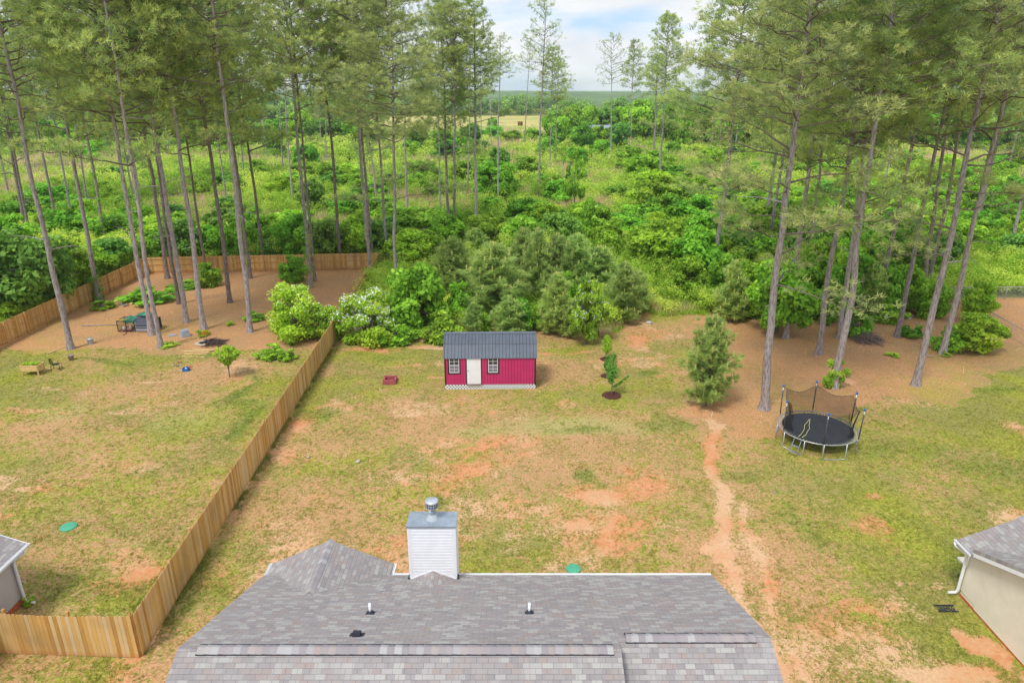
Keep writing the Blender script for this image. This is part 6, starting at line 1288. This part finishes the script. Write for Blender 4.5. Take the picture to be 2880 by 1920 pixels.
def firering():
    c = P(575, 966); r = thing('fire_ring', 'ring of pale stones with charred wood in the pine yard', 'fire ring', c); ra = random.Random(2)
    for k in range(9):
        a = math.pi*.55+k*.42; m = MB(); s = ra.uniform(.11, .17); m.lathe([(0,-.4),(.8,-.2),(1,.2),(.7,.7),(0,.9)], 8, (0,0,0)); o = m.build('ring_stone', M['stone'], r, (math.cos(a)*.55, math.sin(a)*.5, .03)); o.scale = (s*1.3, s, s)
    m = MB(); m.lathe([(.5,.01),(.4,.05),(0,.06)], 18); m.build('ash', M['char'], r)
    sticks(603, 966, 2.2, .45, 120, 'tangle of charred branches beside the stone fire ring', 8, 'charbr', 'charred_branches')
    p = P(625, 968); m = MB(); nn = 40; vs = [(0,0,.018)]+[(math.cos(i*6.283/nn)*(1.9+.5*math.sin(i*1.3)+.3*math.sin(i*2.9)), math.sin(i*6.283/nn)*(1.5+.4*math.sin(i*1.7)), .016) for i in range(nn)]; m.add(vs, [(0, i+1, (i+1) % nn+1) for i in range(nn)])
    log(P(617,960), P(647,955), .035, .02, 'pale bare branch poking out of the charred tangle', cat='branch', name='branch')
    rs = np.random.RandomState(6); q = P(582, 962); V, F, T = leaves(rs, np.array([[0,0,.9],[-.15,0,.7],[.1,0,.75]]), np.array([.22,.15,.15]), 90, .08, tint=.9); o = link('dying_sapling', mesh_np('orange_leaves', V, F, plain('withered_orange_leaves', srgb(220,160,40)[:3], .8, .1, 0, .3, 8), T)); o.location = q; tag(o, 'small withered orange shrub standing over the fire ring', 'shrub'); m = MB(); m.tube([(0,0,0),(.05,0,.8)], .02, 5); m.build('stem', M['twig'], o)
firering()
plant(646, 1060, 973, 78, 'vase', 'bright green peach sapling on the left lawn beside the boards', i=0, name='sapling', cat='sapling')
def crate():
    p = P(524, 1042); r = thing('crate', 'small blue plastic crate on the left lawn', 'crate', p, .12); m = MB(); m.b6(-.2,.2,-.19,.19,.0,.02)
    for s in (-1, 1): m.b6(-.2, .2, s*.19-.01, s*.19+.01, .02, .22); m.b6(s*.2-.01, s*.2+.01, -.179, .179, .02, .22)
    m.build('walls', M['blue'], r); q = MB(); q.lathe([(0,0),(.06,0),(.07,.18),(0,.2)], 12); tag(q.build('bottle', M['white'], None, (p.x, p.y, .03)), 'white bottle standing in the blue crate', 'bottle')
    q = MB(); q.tube([(0,0,0),(.22,.06,.03)], [.05, .03], 8); tag(q.build('scoop', M['red'], None, (p.x+.20, p.y+.05, .24)), 'red plastic scoop hanging over the side of the blue crate', 'scoop')
crate()
p = P(499, 1029); m = MB(); m.tube([(-.25,.02,.05),(.22,-.03,.05)], .03, 6); tag(m.build('hand_tool', M['greydark'], None, p), 'dark hand tool with pale ends lying left of the blue crate', 'tool'); o2 = bpy.data.objects['hand_tool']
m = MB(); m.box(-.27,.02,.06,.12,.09,.06); m.box(.26,-.03,.06,.13,.06,.05); m.build('tool_end', M['bag'], o2)
p = P(506, 1020); m = MB(); m.box(0,0,.04,.24,.12,.07); tag(m.build('brick', M['paver'], None, p, .1, bevel=.005), 'single pink brick on the grass above the hand tool', 'brick')
for k, (px, py, L_, a, l) in enumerate([(340,858,.35,.3,'leftmost'), (352,862,.4,1.1,'pale upright'), (366,858,.45,.1,'broad flat'), (378,864,.35,2.2,'rightmost')]):
    p = P(px, py); m = MB(); m.tube([(-L_/2,0,.11),(L_/2,0,.11)], [.13,.12], 10); tag(m.build('log_piece', M['lumber' if k > 1 else 'deadwood'], None, p, a, fix=False), 'cut log round, the %s one on the debris strip left of the coop pines' % l, 'log', 'cut log rounds in the pine yard')
# low green weeds as countable clumps in the yard
for a in [(430,845,800,150,'long weedy brush mound behind the coop'), (520,808,790,110,'weedy mound in front of the back fence, left'), (290,868,842,70,'ivy clump at the foot of the pine on the left fence'), (760,1005,965,90,'spreading weed patch by the dividing fence'), (806,1010,975,60,'right tip of the weed patch by the dividing fence'),
   (572,944,920,40,'bright vine clump at the foot of the pine behind the bin'), (648,914,900,28,'isolated small green bush in the middle of the straw'), (474,974,958,50,'green weeds at the foot of the nearest coop pine'), (720,900,870,60,'weeds spilling left of the honeysuckle thicket'), (80,1700,1668,34,'small green weed at the left house downspout'),
   (2660,1002,985,26,'small green sprig at the foot of a right hand pine'), (2512,1000,990,44,'low round green patch on the straw right of the stick pile'), (2010,845,815,60,'bright small shrub at the forest edge left of the branches'), (1285,895,875,40,'low green tuft on the path left of the shed')]:
    plant(a[0], a[1], a[2], a[3], 'low', a[4], i=1 if a[3] < 60 else 0, name='weed_clump', cat='weeds')
for k, x in enumerate(range(2690, 2900, 34)): plant(x, 812-abs(x-2780)*.02, 765+(k % 2)*6, 62, 'low', '%s low ivy mound from the left in the green bank behind the chain link fence' % ORD[k], 'ivy mounds behind the chain link fence', i=0, name='ivy_mound', cat='ivy')
# ------------------------------------------------------------------ far things
for a, b, r0, l in [((0,489),(70,492),.25,'long fallen tree trunk at the left edge of the bare clearing'), ((60,466),(165,456),.22,'pale peeled log lying across the top of the bare clearing'), ((90,500),(190,492),.20,'grey log lying across the lower bare clearing')]: log(P(*a), P(*b), r0, r0*.6, l)
sticks(110, 478, 16, 1.2, 260, 'scattered slash and broken branches on the bare clearing at the far left', 12, 'twig', 'branch_litter'); sticks(215, 462, 10, .9, 120, 'right end of the slash on the bare clearing', 13, 'deadwood', 'branch_litter')
def farhouse():
    Y = 300; x0, x1 = xat(1640, Y, 4), xat(1738, Y, 4); r = thing('farm_building', 'long pale farm building glimpsed between the far trees', 'building', ((x0+x1)/2, Y, 0)); w = x1-x0
    m = MB(); m.b6(-w/2, w/2, 0, 9, 0, 4.6); m.build('wall', M['white'], r); m = MB(); m.prism([(-.5,4.5),(4.5,6.4),(9.5,4.5)], -w/2-.4, w/2+.4, 'x'); m.build('roof', M['zinc'], r)
    for k in range(6): q = MB(); x = -w/2+1.2+k*(w-2.4)/5; q.b6(x-.5, x+.5, -.05, -.003, 2.4, 4.0); q.build('window', M['glass'], r)
    q = MB(); q.b6(w*.36, w*.46, -.08, -.003, 0, 4.2); q.build('door', M['brick_red'], r)
farhouse()
Y = 452; m = MB(); m.tube([(-1.6,0,1.3),(1.6,0,1.3)], 1.3, 16); tag(m.build('round_bale', plain('weathered_brown_hay', srgb(120,78,54)[:3], .95, .1, 0, .2, 2), None, (xat(1463, Y, 1), Y, 0)), 'weathered brown round bale at the near side of the hay field', 'hay bale')
Y = 600; m = MB(); m.tube([(0,0,0),(0,0,4.6)], .22, 8); m.tube([(-2.4,0,3.2),(1.2,0,3.4)], .16, 6); tag(m.build('utility_pole', M['white'], None, (xat(1162, Y, 2), Y, 0)), 'white pole with a cross arm standing in the hay field', 'pole')
# ------------------------------------------------------------------ air
hv = bpy.data.meshes.new('haze'); X0, X1, Y0_, Y1_, Z0, Z1 = -6900, 6900, -450, 6700, -4.0, 110.0
hv.from_pydata([(X0,Y0_,Z0),(X1,Y0_,Z0),(X1,Y1_,Z0),(X0,Y1_,Z0),(X0,Y0_,Z1),(X1,Y0_,Z1),(X1,Y1_,Z1),(X0,Y1_,Z1)], [], [(0,3,2,1),(4,5,6,7),(0,1,5,4),(1,2,6,5),(2,3,7,6),(3,0,4,7)])
t = NT('haze'); v = t.n('ShaderNodeVolumePrincipled'); v.inputs['Color'].default_value = (0.88,0.94,1.0,1); v.inputs['Density'].default_value = 0.00014; v.inputs['Anisotropy'].default_value = 0.1
t.l(v.outputs[0], t.out.inputs['Volume']); hv.materials.append(t.m); tag(link('haze', hv), 'pale blue summer haze over the far woods', 'haze', kind='stuff')
